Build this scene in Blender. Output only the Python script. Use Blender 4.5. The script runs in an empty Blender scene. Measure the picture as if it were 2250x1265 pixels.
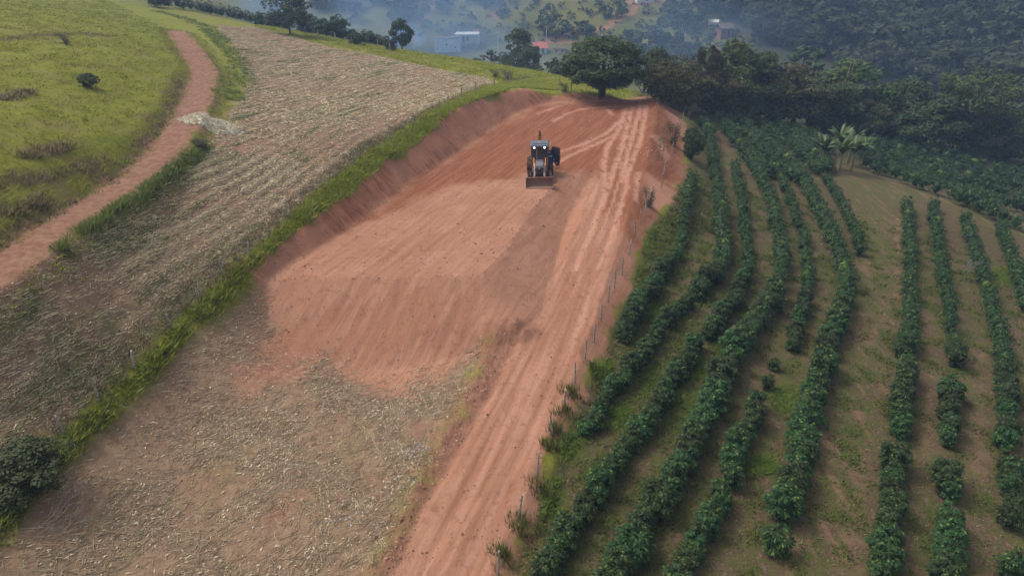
import bpy, bmesh, math, random
import numpy as np
from mathutils import Vector, Matrix

# ---------------------------------------------------------------- camera, world, sun, exposure
scene = bpy.context.scene
cam_d = bpy.data.cameras.new('camera'); cam = bpy.data.objects.new('camera', cam_d)
scene.collection.objects.link(cam); scene.camera = cam
cam_d.sensor_width = 36.0; cam_d.lens = 36.0 * 1577.0 / 2250.0
cam_d.clip_start = 0.5; cam_d.clip_end = 4000
cam.location = (0, 0, 19.5); cam.rotation_euler = (math.radians(90 - 26.5), 0, 0)

SUN_EL, SUN_AZ = math.radians(56), math.radians(-76)       # azimuth from +Y towards +X
world = bpy.data.worlds.new('World'); scene.world = world; world.use_nodes = True
wn = world.node_tree.nodes; wl = world.node_tree.links
bg = wn['Background']; sky = wn.new('ShaderNodeTexSky'); sky.sky_type = 'NISHITA'
sky.sun_disc = False; sky.sun_elevation = SUN_EL; sky.sun_rotation = SUN_AZ
sky.air_density = 1.6; sky.dust_density = 6.0; sky.ozone_density = 1.0
hs = wn.new('ShaderNodeHueSaturation'); hs.inputs['Saturation'].default_value = 0.45    # overcast: a pale, nearly grey dome
wl.new(sky.outputs[0], hs.inputs['Color']); wl.new(hs.outputs[0], bg.inputs[0]); bg.inputs[1].default_value = 0.09

sun_d = bpy.data.lights.new('sun', 'SUN'); sun = bpy.data.objects.new('sun', sun_d); scene.collection.objects.link(sun)
sun_d.energy = 0.95; sun_d.angle = math.radians(15); sun_d.color = (1.0, 0.95, 0.87)
sdir = Vector((math.sin(SUN_AZ) * math.cos(SUN_EL), math.cos(SUN_AZ) * math.cos(SUN_EL), math.sin(SUN_EL)))
sun.rotation_euler = sdir.to_track_quat('Z', 'Y').to_euler(); sun.location = (0, 0, 60)

vs = scene.view_settings
vs.view_transform = 'Standard'; vs.look = 'None'; vs.exposure = 0.82; vs.gamma = 1.0; vs.use_curve_mapping = False
scene.cycles.use_denoising = True; scene.cycles.denoising_prefilter = 'NONE'
scene.cycles.max_bounces = 5; scene.cycles.diffuse_bounces = 3; scene.cycles.glossy_bounces = 2
scene.cycles.transmission_bounces = 3; scene.cycles.volume_bounces = 1; scene.cycles.transparent_max_bounces = 8
scene.cycles.volume_step_rate = 2.0

# ---------------------------------------------------------------- terrain maths (numpy only)
def _hash(ix, iy, seed):
    h = (ix.astype(np.int64) * 374761393 + iy.astype(np.int64) * 668265263 + seed * 1442695041) & 0xFFFFFFFF
    h = ((h ^ (h >> 13)) * 1274126177) & 0xFFFFFFFF
    return (h ^ (h >> 16)) & 0xFFFFFFFF

def perlin(x, y, seed=0):
    x = np.asarray(x, float); y = np.asarray(y, float)
    x0 = np.floor(x); y0 = np.floor(y); fx = x - x0; fy = y - y0
    u = fx * fx * fx * (fx * (fx * 6 - 15) + 10); v = fy * fy * fy * (fy * (fy * 6 - 15) + 10)
    def g(ix, iy, dx, dy):
        a = _hash(ix, iy, seed) * (2 * np.pi / 4294967296.0)
        return np.cos(a) * dx + np.sin(a) * dy
    n00 = g(x0, y0, fx, fy); n10 = g(x0 + 1, y0, fx - 1, fy)
    n01 = g(x0, y0 + 1, fx, fy - 1); n11 = g(x0 + 1, y0 + 1, fx - 1, fy - 1)
    a = n00 + u * (n10 - n00); b = n01 + u * (n11 - n01)
    return (a + v * (b - a)) * 1.5

def fbm(x, y, seed=0, oct=4, gain=0.5):
    s = 0; a = 1.0; t = 0
    for o in range(oct):
        s = s + a * perlin(x * 2 ** o, y * 2 ** o, seed + 17 * o); t += a; a *= gain
    return s / t

def sstep(a, b, x):
    t = np.clip((x - a) / (b - a), 0, 1)
    return t * t * (3 - 2 * t)

def seg_dist(x, y, pts, closed=False):
    """distance to a polyline, arc-length position at the nearest point, signed side (+ = on the line's left)"""
    best = np.full(np.shape(x), 1e18); pos = np.zeros(np.shape(x)); side = np.zeros(np.shape(x))
    n = len(pts); acc = 0.0
    for i in range(n if closed else n - 1):
        ax, ay = pts[i][0], pts[i][1]; bx, by = pts[(i + 1) % n][0], pts[(i + 1) % n][1]
        dx, dy = bx - ax, by - ay; L2 = dx * dx + dy * dy; Ls = math.sqrt(L2)
        t = np.clip(((x - ax) * dx + (y - ay) * dy) / L2, 0, 1)
        d = (x - ax - t * dx) ** 2 + (y - ay - t * dy) ** 2
        m = d < best
        best = np.where(m, d, best); pos = np.where(m, acc + t * Ls, pos)
        side = np.where(m, np.sign(dx * (y - ay) - dy * (x - ax)), side)
        acc += Ls
    return np.sqrt(best), pos, side

def inside(x, y, poly):
    c = np.zeros(np.shape(x), bool); n = len(poly)
    for i in range(n):
        ax, ay = poly[i][0], poly[i][1]; bx, by = poly[(i + 1) % n][0], poly[(i + 1) % n][1]
        if ay == by: continue
        c ^= ((ay > y) != (by > y)) & (x < (bx - ax) * (y - ay) / (by - ay) + ax)
    return c

def signed(x, y, poly):
    d, _, _ = seg_dist(x, y, poly, True)
    return np.where(inside(x, y, poly), -d, d)

def line_value(pts, pos, k=2):
    acc = [0.0]
    for a, b in zip(pts[:-1], pts[1:]): acc.append(acc[-1] + math.hypot(b[0] - a[0], b[1] - a[1]))
    return np.interp(pos, acc, [p[k] for p in pts])

class Base:
    def __init__(s, ctrl):
        P = np.array(ctrl, float); s.P = P[:, :2] / 100; n = len(P)
        d = np.linalg.norm(s.P[:, None] - s.P[None], axis=2)
        A = np.zeros((n + 3, n + 3)); A[:n, :n] = s.k(d) + 2e-4 * np.eye(n)
        A[:n, n] = 1; A[:n, n + 1:] = s.P; A[n, :n] = 1; A[n + 1:, :n] = s.P.T
        s.w = np.linalg.solve(A, np.r_[P[:, 2], 0, 0, 0]); s.n = n
    @staticmethod
    def k(d): return np.where(d > 0, d * d * np.log(np.maximum(d, 1e-9)), 0)
    def __call__(s, x, y):
        x = np.asarray(x, float) / 100; y = np.asarray(y, float) / 100
        out = s.w[s.n] + s.w[s.n + 1] * x + s.w[s.n + 2] * y
        for (px, py), w in zip(s.P, s.w[:s.n]):
            q = (x - px) ** 2 + (y - py) ** 2
            out = out + w * 0.5 * q * np.log(np.maximum(q, 1e-12))
        return out

CROSS = 0.03                                           # cross-fall of the graded platform
def plat_z(x, y): return CROSS * (x - 0.0)
CUT, FILL, FILL_FAR = 1.05, 0.5, 0.62
ROAD_HW = 1.8

def far_shape(x, y, z):
    """beyond the valley the hillside levels off so that the air box can close above it"""
    r = np.hypot(x, y)
    z = np.where(z > 16, 16 + 14 * np.tanh((z - 16) / 14), z)
    z = np.where(z < -34, -34 + 4 * np.tanh((z + 34) / 4), z)
    return z

def height(x, y, base, L, detail=True):
    x = np.asarray(x, float); y = np.asarray(y, float)
    z = far_shape(x, y, base(x, y))
    nz = np.hypot(x, y) < 190
    if np.ndim(x) == 0:
        return height(np.array([x]), np.array([y]), base, L, detail)[0]
    xs, ys, zs = x[nz], y[nz], z[nz]
    if detail:
        zs = zs + 0.22 * fbm(xs / 9, ys / 9, 3, 3) + 0.05 * fbm(xs / 1.3, ys / 1.3, 5, 3)
        hill = sstep(-24, -30, xs + 0.18 * (ys - 40) * 0 - np.where(ys > 55, -(ys - 55) * 0.42, 0))
        zs = zs + hill * (0.16 * np.abs(fbm(xs / 1.7, ys / 1.7, 15, 3)) + 0.10 * fbm(xs / 3.5, ys / 3.5, 16, 2))
        z = z + np.where(np.hypot(x, y) > 150, 1.6 * fbm(x / 30, y / 30, 8, 4), 0) * sstep(150, 230, np.hypot(x, y))
    # farm track on the upper slope: a shallow bench cut into the hill
    T = L['track']; d, pos, side = seg_dist(xs, ys, T); tz = line_value(T, pos)
    hw = 1.5
    dd = np.maximum(d - hw, 0)
    g = np.clip(zs, tz - 1.1 * dd, tz + 0.75 * dd)
    zs = np.where(d < 6, g, zs)
    # main dirt road
    R = L['road']; d, pos, side = seg_dist(xs, ys, R); rz = line_value(R, pos)
    wob = 0.35 * fbm(xs / 2.5, ys / 2.5, 21, 3) if detail else 0
    dd = np.maximum(d - ROAD_HW + wob, 0)
    ruts = 0
    if detail:
        ruts = -0.05 * np.exp(-((d - 0.85) / 0.22) ** 2) + 0.02 * fbm(xs / 0.5, ys / 0.5, 31, 2)
    g = np.clip(zs, rz + ruts - 0.6 * dd, rz + ruts + 0.55 * dd)
    zs = np.where(d < 9, g, zs)
    # windrow of pushed soil between road and field
    if detail:
        W = L['windrow']; d, pos, side = seg_dist(xs, ys, W)
        zs = zs + 0.26 * np.exp(-(d / 0.75) ** 2) * (0.7 + 0.9 * fbm(xs / 0.8, ys / 0.8, 41, 4)) * sstep(0, 4, pos)
    # graded platform
    P = L['platform']; d = signed(xs, ys, P); pz = plat_z(xs, ys)
    _, ppos, _ = seg_dist(xs, ys, P, True)
    if detail:
        w = fbm(xs / 3.0, ys / 3.0, 51, 4)
        dd = np.maximum(d + 0.25 * w * sstep(0.0, 1.0, d), 0)
        bank = 0.08 * fbm(xs / 0.5, ys / 0.5, 61, 3) + 0.20 * fbm(ppos / 0.9, d / 5.0, 62, 3) + 0.10 * np.abs(fbm(ppos / 0.4, d / 2.5, 63, 2))
    else:
        dd = np.maximum(d, 0); bank = 0
    rough = 0.035 * fbm(xs / 0.8, ys / 0.8, 71, 3) + 0.035 * fbm((xs * math.cos(.36) - ys * math.sin(.36)) / 0.8, (xs * math.sin(.36) + ys * math.cos(.36)) / 9, 72, 3) if detail else 0
    fl = np.where(ys > 62, FILL_FAR, FILL)
    up = pz + rough + CUT * dd + bank * sstep(0.1, 0.8, d) * 0.8
    dn = pz + rough - fl * dd - 0.35 * sstep(0, 1, dd) * 0 + bank * sstep(0.1, 0.8, d) * 0.35
    g = np.clip(zs, dn, np.maximum(up, dn))
    zs = np.where(d < 16, g, zs)
    if detail:
        for tm in L['tyre_marks']:
            dt_, _, _ = seg_dist(xs, ys, tm)
            zs = zs - 0.05 * np.exp(-(dt_ / 0.2) ** 2) + 0.03 * np.exp(-((dt_ - 0.34) / 0.12) ** 2)
        # old crop rows on the hill field run parallel to the fence
        fd, fp, fs_ = seg_dist(xs, ys, L['fence_line'])
        fld = (fs_ > 0) & (fd > 1.0) & (xs > -60)
        zs = zs + np.where(fld & (ys > 10) & inside(xs, ys, L['field_hill']), 0.028 * np.sin(fd * 2 * np.pi / 0.95 + 1.2 * fbm(xs / 6, ys / 6, 91, 2)), 0)
    # heap left at the foot of the fill
    if detail:
        hx, hy = L['heap']
        q = np.hypot((xs - hx) / 1.5, (ys - hy) / 1.0)
        zs = zs + 0.75 * np.exp(-q * q * 1.6) * (1 + 0.5 * fbm(xs / 0.7, ys / 0.7, 81, 3))
    z = z.copy(); z[nz] = zs
    return z

# ---------------------------------------------------------------- layout: world coordinates in metres
L = {'backhoe': (2.48, 60.92, 0.07),
 'banana': ((37.26, 79.19, -5.32), (36.1, 81.44, -5.36), (42.53, 84.98, -6.56), (40.14, 86.35, -6.28), (39.25, 80.56, -5.64), (42.35, 88.13, -6.82)),
 'bank_dark': ((-14.06, 49.1), (-12.76, 52.45), (-11.16, 59.63), (-10.21, 58.37), (-11.37, 51.75), (-12.78, 48.59)),
 'bare_shrub': (36.34, 51.78, -5.73),
 'bare_strips': (((36.97, 64.57), (32.66, 55.54), (28.07, 46.7)), ((27.46, 46.56), (24.73, 42.43), (23.08, 40.07)), ((24.87, 44.18), (22.5, 40.5)), ((23.1, 38.11), (22.09, 35.28)), ((19.21, 35.3), (17.44, 31.85), (15.89, 28.84)),
                 ((18.33, 29.5), (16.25, 25.52), (14.25, 21.64)), ((13.26, 24.84), (11.85, 22.32), (11.04, 20.82)), ((29.45, 44.46), (25.31, 36.15), (21.99, 29.98)), ((31.39, 41.48), (27.52, 34.35), (23.71, 28.23)),
                 ((27.41, 91.94), (25.59, 83.07), (22.84, 72.32))),
 'block_lower': (((49.91, 101.23, -8.04), (58.87, 104.03, -9.63), (66.62, 102.87, -10.8), (76.17, 99.49, -12.02)), ((47.94, 96.9, -7.63), (56.39, 99.22, -9.27), (64.04, 98.43, -10.55), (73.39, 95.39, -11.83)),
                 ((46.08, 92.21, -7.05), (54.16, 94.94, -8.85), (61.52, 94.12, -10.26), (70.56, 91.22, -11.6)), ((43.48, 86.13, -6.05), (50.92, 88.89, -7.88), (58.04, 88.33, -9.51), (66.86, 85.87, -11.1)),
                 ((43.37, 82.4, -5.66), (48.08, 80.68, -6.45), (52.56, 78.76, -7.35), (60.21, 76.79, -9.17)), ((44.65, 78.49, -5.53), (46.17, 74.54, -5.5), (49.01, 71.59, -5.91), (51.91, 69.75, -6.64)),
                 ((46.92, 71.49, -5.47), (48.45, 68.3, -5.8), (49.95, 64.71, -6.25)), ((52.64, 104.95, -8.51), (60.71, 107.6, -9.92), (67.82, 107.4, -10.93))),
 'block_upper': (((24.56, 88.43, -2.67), (25.0, 94.98, -2.91)), ((28.13, 95.03, -3.71), (27.78, 83.4, -3.85), (26.01, 71.2, -3.3)), ((28.84, 100.04, -3.86), (30.77, 91.4, -4.3), (29.18, 74.85, -3.71)),
                 ((32.45, 103.35, -4.89), (32.57, 87.84, -4.52), (30.93, 72.85, -3.83)), ((35.68, 104.96, -5.67), (35.56, 89.66, -5.01), (33.7, 76.19, -4.12)), ((39.24, 107.34, -6.38), (37.38, 88.24, -5.21), (35.41, 76.65, -4.27)),
                 ((41.46, 105.75, -6.67), (39.92, 91.59, -5.84)), ((43.69, 104.33, -6.99), (41.86, 91.8, -6.2)), ((30.35, 81.26, -4.06), (29.51, 71.63, -3.69)), ((27.87, 80.22, -3.76), (27.15, 73.24, -3.46))),
 'brow_shrubs': ((-0.64, 103.59, 0.57, 1.62, 2.18), (-2.4, 104.99, 0.7, 1.26, 1.82), (6.64, 92.49, 1.08, 1.41, 1.5)),
 'bush_corner': (-19.69, 22.54, -0.75),
 'coffee_zone': ((-0.7, 19.22), (0.29, 22.26), (1.97, 27.28), (3.85, 32.68), (6.2, 38.68), (8.3, 44.37), (9.77, 49.95), (11.04, 53.41), (13.21, 57.15), (16.12, 65.23), (19.27, 76.38), (20.97, 85.45), (31.93, 116.44), (65.5, 180.22),
                 (54.36, 109.08), (81.75, 111.55), (104.56, 106.77), (25.44, 17.66), (-1.16, 15.87)),
 'crest_coffee': (((-49.03, 148.22, 2.86), 28.0), ((-46.98, 150.23, 2.11), 30.0), ((-44.18, 148.33, 1.92), 28.0), ((-39.05, 144.11, 1.76), 40.0), ((-35.74, 141.73, 1.62), 36.0), ((-32.16, 140.8, 1.17), 42.0), ((-26.59, 128.61, 1.89), 28.0),
                  ((-25.36, 140.59, -0.0), 27.0), ((-20.53, 126.4, 1.22), 24.0), ((-26.79, 139.81, 0.4), 26.0), ((-23.69, 139.41, -0.09), 25.0), ((-29.72, 140.04, 0.88), 26.0), ((-33.48, 139.67, 1.59), 30.0)),
 'crest_far': ((-65.94, 139.95, 7.05), (-65.11, 141.68, 6.74), (-64.36, 144.06, 6.36), (-63.8, 147.04, 5.93), (-62.87, 149.04, 5.49), (-61.44, 150.15, 5.05), (-60.06, 151.26, 4.61), (-59.91, 157.86, 3.42), (-57.81, 157.04, 3.11),
               (-55.7, 156.15, 2.82), (-53.37, 154.84, 2.56), (-51.22, 153.5, 2.36)),
 'crest_far2': ((-70.54, 157.83, 5.64), (-67.13, 158.36, 4.89), (-63.3, 157.87, 4.17), (-59.07, 156.27, 3.54), (-54.58, 153.77, 3.02), (-50.39, 150.79, 2.69), (-46.52, 147.86, 2.44)),
 'crest_grass': ((37.85, 78.37), (42.97, 79.02), (46.99, 75.58), (55.57, 73.07), (60.13, 73.38), (48.4, 62.69), (44.83, 71.78), (39.08, 70.07), (30.28, 56.75), (32.44, 64.61)),
 'ctrl': ((-16.36, 41.09, 0.31), (-15.91, 43.95, 0.55), (-14.07, 49.17, 1.07), (-12.75, 52.44, 1.18), (-11.16, 59.62, 1.7), (-9.49, 63.92, 1.81), (-8.09, 68.43, 2.12), (-6.56, 74.21, 2.64), (-3.82, 81.34, 2.44), (-0.82, 87.3, 2.11),
          (1.4, 90.17, 1.98), (3.13, 91.28, 1.49), (6.04, 92.28, 1.12), (11.73, 91.52, 0.88), (-15.77, 40.36, -0.86), (-15.04, 38.47, -1.78), (-14.28, 36.97, -2.51), (-11.33, 35.76, -3.02), (-7.77, 35.09, -3.22), (-4.62, 35.37, -2.93),
          (-1.75, 36.37, -2.46), (-20.67, 35.72, 2.6), (-21.01, 44.08, 2.6), (-18.84, 55.01, 3.0), (-16.06, 61.84, 3.4), (-21.82, 30.91, 2.4), (-24.21, 30.49, 4.6), (-22.8, 27.09, 2.2), (-21.53, 24.29, 0.6), (-19.94, 25.45, -0.3),
          (-18.65, 30.22, 0.2), (-17.7, 36.69, 0.4), (-17.88, 25.49, -1.6), (-18.52, 18.59, -1.4), (-16.45, 29.32, -1.9), (-13.44, 26.82, -2.7), (-14.28, 33.2, -1.7), (-11.12, 20.1, -3.1), (-5.97, 27.06, -2.9), (-9.96, 30.28, -2.6),
          (-11.37, 80.6, 2.6), (-7.49, 96.68, 1.6), (-17.74, 88.03, 3.2), (-25.7, 78.54, 4.0), (-23.7, 59.15, 4.1), (-41.32, 121.25, 4.2), (-33.64, 131.15, 2.8), (-20.05, 129.22, 0.8), (-9.4, 123.01, 0.4), (-1.7, 110.34, 0.4),
          (6.67, 102.04, -0.2), (-66.78, 159.49, 4.6), (-24.85, 31.59, 4.8), (-24.99, 40.33, 4.9), (-25.52, 47.28, 5.0), (-26.89, 58.19, 5.1), (-30.28, 71.96, 5.3), (-35.41, 86.86, 5.5), (-49.15, 110.4, 6.2), (-29.38, 49.55, 6.6),
          (-28.26, 37.84, 6.6), (-31.86, 44.17, 8.0), (-47.06, 68.98, 10.0), (-41.15, 72.96, 8.6), (-53.88, 97.6, 9.4), (-67.3, 101.18, 11.0), (-64.19, 131.08, 7.4), (-25.93, 33.69, 5.6), (1.36, 20.45, -3.5), (11.3, 22.75, -4.3),
          (22.42, 22.5, -5.8), (7.63, 29.82, -3.7), (7.72, 38.14, -3.2), (17.69, 42.48, -4.0), (27.94, 44.11, -4.9), (36.97, 45.1, -6.2), (19.09, 59.47, -3.3), (24.11, 85.95, -4.0), (27.61, 72.76, -4.3), (38.47, 78.59, -5.4),
          (41.33, 70.72, -5.6), (47.78, 70.86, -6.4), (52.51, 68.74, -7.6), (18.6, 33.15, -4.7), (33.83, 55.82, -5.2), (31.66, 88.22, -5.2), (22.51, 94.58, -3.0), (19.82, 80.0, -2.9), (17.34, 69.32, -2.7), (13.72, 60.23, -2.3),
          (10.96, 54.29, -2.1), (9.39, 49.27, -2.3), (7.78, 43.8, -2.6), (6.3, 39.31, -2.9), (3.92, 33.21, -3.2), (2.0, 27.66, -3.4), (0.29, 22.58, -3.6), (32.55, 108.05, -6.0), (48.3, 112.09, -8.6), (62.29, 110.23, -11.0),
          (78.75, 107.15, -13.0), (48.79, 96.92, -8.6), (58.49, 90.76, -10.5), (63.6, 84.26, -11.3), (12.53, 97.69, -0.5), (19.38, 105.02, -2.0), (0.0, 0.0, -3.2), (-30.0, 0.0, -1.0), (-60.0, -20.0, 3.0), (40.0, 0.0, -6.5),
          (60.0, 20.0, -8.0), (0.0, -40.0, -4.0), (-90.0, 40.0, 11.0), (-120.0, 90.0, 15.0), (-110.0, 140.0, 14.0), (-150.0, 0.0, 15.0), (90.0, 50.0, -14.0), (120.0, 90.0, -19.0), (150.0, 20.0, -20.0), (-70.0, 190.0, -3.0),
          (-100.0, 230.0, -2.0), (-30.0, 180.0, -9.0), (0.0, 160.0, -9.0), (25.0, 135.0, -8.0), (60.0, 135.0, -13.0), (95.0, 130.0, -17.0), (125.0, 135.0, -20.0), (-30.0, 235.0, -20.0), (0.0, 230.0, -22.0), (40.0, 190.0, -21.0),
          (75.0, 170.0, -21.0), (120.0, 170.0, -22.0), (170.0, 150.0, -24.0), (-80.0, 300.0, -12.0), (-30.0, 270.0, -20.0), (0.0, 272.0, -20.5), (40.0, 262.0, -21.0), (80.0, 235.0, -21.0), (130.0, 210.0, -20.0), (190.0, 190.0, -17.0),
          (-110.0, 330.0, 2.0), (-40.0, 310.0, -8.0), (0.0, 318.0, -7.0), (45.0, 310.0, -7.0), (90.0, 290.0, -7.0), (150.0, 262.0, -4.0), (220.0, 235.0, 0.0), (-120.0, 400.0, 22.0), (-40.0, 380.0, 16.0), (40.0, 380.0, 17.0),
          (110.0, 360.0, 17.0), (200.0, 330.0, 20.0), (300.0, 280.0, 22.0), (-200.0, 300.0, 12.0), (-300.0, 200.0, 20.0), (0.0, 520.0, 40.0), (200.0, 500.0, 42.0), (-200.0, 500.0, 42.0), (400.0, 300.0, 40.0), (500.0, 0.0, 10.0),
          (-500.0, 0.0, 25.0), (0.0, -500.0, -10.0), (-400.0, 400.0, 40.0), (450.0, 600.0, 45.0), (-100.0, 800.0, 45.0)),
 'damp': ((-12.81, 48.79), (-10.57, 53.49), (-8.81, 60.42), (-7.01, 64.13), (-2.83, 76.17), (3.08, 88.87), (12.01, 90.75), (18.07, 89.69), (19.28, 80.2), (16.26, 65.89), (10.72, 53.73), (8.76, 49.09), (7.67, 51.44), (7.52, 61.2),
          (3.71, 62.95), (-0.2, 60.65), (-4.91, 59.44), (-8.89, 54.08)),
 'far_pasture': ((81.47, 280.71), (80.92, 293.15), (86.19, 301.36), (94.8, 297.69), (91.65, 288.58), (86.37, 280.65)),
 'far_red': (((-31.13, 320.35), (-33.49, 304.16), (-36.89, 292.78), (-37.31, 280.41)), ((-5.49, 307.44), (-10.63, 295.38), (-13.94, 289.25)), ((9.48, 285.46), (18.08, 285.12), (30.42, 288.92), (38.63, 293.09)),
             ((38.05, 295.96), (42.23, 301.96))),
 'far_road': (((62.99, 309.52), (49.56, 306.3), (46.98, 299.94), (39.53, 293.27), (28.71, 289.24), (18.12, 285.94), (10.2, 280.75)), ((49.56, 306.3), (46.87, 310.98), (45.55, 315.33)), ((10.19, 280.32), (22.86, 279.49), (34.43, 277.16))),
 'fence_line': ((-22.37, 11.46), (-20.89, 16.71), (-20.28, 21.8), (-19.77, 25.44), (-18.72, 30.09), (-17.91, 36.61), (-16.86, 42.02), (-15.91, 47.06), (-14.07, 54.77), (-11.2, 65.34), (-9.67, 70.05), (-6.91, 77.35), (-4.21, 85.44),
                (-0.31, 99.48), (2.69, 108.59)),
 'field_hill': ((-24.14, 20.83), (-26.37, 24.73), (-23.63, 29.57), (-23.03, 33.39), (-22.96, 38.77), (-23.21, 45.95), (-23.82, 53.69), (-25.11, 63.35), (-28.98, 81.02), (-36.92, 100.34), (-50.02, 128.44), (-45.68, 134.77), (-31.02, 120.43),
                (-18.93, 112.62), (-10.84, 106.79), (-4.2, 104.53), (-1.54, 99.57), (-6.5, 83.17), (-10.14, 70.99), (-13.2, 58.78), (-15.58, 50.14), (-17.15, 42.39), (-18.05, 37.04), (-18.73, 30.39), (-19.86, 25.64), (-20.66, 22.54)),
 'field_low': ((-15.83, 40.79), (-16.93, 36.37), (-18.02, 29.99), (-19.02, 26.1), (-19.59, 22.29), (-20.37, 19.26), (-19.93, 14.33), (-6.55, 15.78), (-5.57, 19.77), (-3.97, 26.61), (-1.72, 35.53), (-1.76, 36.94), (-8.17, 38.25),
               (-14.46, 40.31)),
 'green_strips': (((-26.21, 68.92), (-28.49, 78.35), (-34.48, 93.2), (-39.19, 103.4)), ((-21.13, 93.92), (-18.01, 111.08)), ((-21.49, 28.11), (-20.45, 32.38)), ((-19.99, 27.23), (-18.75, 32.15), (-18.32, 38.58)),
                  ((-20.68, 27.22), (-19.64, 30.75)), ((-18.02, 39.95), (-17.45, 45.42)), ((-20.66, 67.29), (-16.87, 83.3)), ((-21.24, 25.77), (-20.45, 28.92))),
 'heap': (0.0, 37.31),
 'hedge': ((-23.09, 33.97), (-23.18, 36.4), (-23.22, 39.39), (-23.23, 43.4), (-23.48, 48.06), (-23.74, 52.22), (-24.13, 55.43)),
 'hedge_upper': ((-27.69, 71.36), (-29.97, 81.36), (-34.48, 93.2), (-40.5, 105.31), (-49.64, 123.48), (-56.23, 129.96), (-60.88, 132.04)),
 'houses': {'brick': (75.66, 270.9, -14.69),
            'low': (17.29, 270.26, -20.56),
            'red': (9.92, 271.25, -20.54),
            'shed': (-23.22, 272.55, -19.94),
            'top': (53.13, 310.08, -6.04),
            'villa': (-16.12, 280.07, -18.59),
            'white': (73.69, 278.23, -13.07)},
 'litter': ((-4.61, 27.48, -2.97), (-7.14, 23.19, -3.16), (-21.99, 27.0, 1.9)),
 'lone_tufts': ((3.09, 31.86, -2.63), (2.81, 30.41, -2.84), (1.77, 27.84, -2.84), (1.24, 25.02, -3.17), (0.33, 22.91, -3.15), (-0.28, 21.12, -3.22), (4.78, 34.38, -2.91), (2.28, 28.95, -2.89)),
 'lush': (((10.23, 51.79), (13.04, 56.07), (14.05, 55.88), (12.53, 51.18), (10.36, 46.99), (8.52, 43.64), (8.23, 44.32)), ((7.57, 35.37), (8.75, 35.99), (8.2, 32.93), (6.84, 32.36)),
          ((4.98, 31.38), (6.08, 32.27), (6.36, 30.78), (4.77, 29.54)), ((8.8, 33.42), (10.5, 34.06), (9.67, 30.43), (7.63, 29.82)), ((12.58, 39.42), (14.09, 40.71), (13.43, 37.15), (12.15, 36.49)),
          ((11.81, 28.61), (13.28, 28.81), (12.84, 27.45), (11.42, 27.27)), ((2.15, 28.74), (3.89, 30.17), (3.48, 28.09), (2.07, 27.07)), ((4.55, 34.74), (5.89, 35.9), (5.56, 34.23), (4.45, 33.68)),
          ((10.35, 37.14), (11.77, 37.83), (11.11, 35.01), (9.87, 34.83)), ((14.91, 34.69), (16.77, 35.39), (15.71, 32.37), (14.11, 32.15)), ((1.14, 25.33), (2.25, 26.39), (2.28, 23.38), (1.1, 23.7)),
          ((20.86, 79.86), (24.67, 88.46), (25.5, 78.95), (23.01, 75.62)), ((27.28, 68.27), (28.32, 68.59), (27.28, 65.67), (26.28, 65.38)), ((40.55, 54.98), (42.45, 55.45), (40.15, 51.79), (38.38, 51.38)),
          ((8.25, 41.7), (9.92, 42.56), (9.53, 40.38), (8.01, 40.11))),
 'pasture_shrubs': ((-35.62, 61.72, 7.62, 1.19, 1.61), (-44.75, 75.33, 9.21, 1.13, 1.37), (-23.94, 54.32, 4.36, 0.99, 1.58)),
 'path_zone': ((28.94, 54.61), (37.1, 75.44), (42.95, 77.94), (39.97, 68.98), (26.87, 43.92), (20.86, 33.47), (16.4, 26.12), (13.43, 20.63), (11.26, 20.39), (14.88, 27.42), (18.91, 35.26), (23.73, 43.41)),
 'platform': ((-15.59, 41.12), (-15.01, 43.59), (-13.89, 45.71), (-12.87, 48.37), (-11.51, 51.57), (-10.61, 53.7), (-9.83, 57.24), (-8.85, 60.68), (-7.04, 64.42), (-5.09, 70.36), (-2.84, 76.55), (-0.16, 84.69), (3.09, 89.38), (5.16, 91.46),
              (12.04, 91.01), (18.05, 91.5), (17.64, 87.37), (14.14, 71.65), (11.75, 61.35), (11.18, 59.59), (7.12, 62.07), (3.47, 58.31), (1.41, 52.22), (-0.09, 45.95), (-1.82, 41.2), (-4.17, 40.94), (-9.41, 41.14)),
 'poles': ((12.73, 280.14, -18.6, 5.94, 0.51), (33.47, 281.07, -17.26, 5.14, 0.51), (52.4, 278.23, -16.09, 3.97, 0.5), (61.26, 273.18, -16.23, 5.15, 0.5), (-5.22, 277.09, -19.47, 2.73, 0.5)),
 'posts_crest': ((-35.89, 131.43, 3.07), (-29.93, 127.8, 2.49), (-27.43, 128.23, 2.06), (-23.62, 131.86, 1.03), (-20.11, 123.28, 1.52), (-20.29, 138.56, -0.53), (-33.22, 129.44, 2.87), (7.54, 92.98, 0.98), (6.52, 99.68, 0.07)),
 'posts_road': ((-0.54, 20.32, -3.27), (0.27, 23.16, -3.06), (1.15, 25.78, -2.95), (2.0, 28.52, -2.83), (2.7, 30.61, -2.73), (3.45, 32.66, -2.62), (4.19, 34.93, -2.44), (4.86, 36.69, -2.34), (5.5, 38.69, -2.16), (6.18, 40.95, -1.95),
                (6.82, 42.8, -1.82), (7.58, 44.64, -1.72), (8.4, 47.16, -1.44), (9.23, 49.94, -1.18), (9.98, 52.34, -1.02), (10.74, 54.38, -0.96), (11.75, 57.29, -0.83), (12.88, 59.46, -0.44), (13.87, 63.38, -0.58), (16.15, 70.93, -0.83),
                (20.66, 86.72, -1.3), (22.18, 90.03, -1.97)),
 'posts_verge': ((-19.77, 25.44, -0.41), (-19.42, 27.83, -0.11), (-18.72, 30.09, 0.13), (-18.16, 33.34, 0.45), (-17.91, 36.61, 0.53), (-17.6, 39.63, 0.54), (-16.86, 42.02, 0.69), (-16.41, 44.78, 0.93), (-15.91, 47.06, 1.18),
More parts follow.
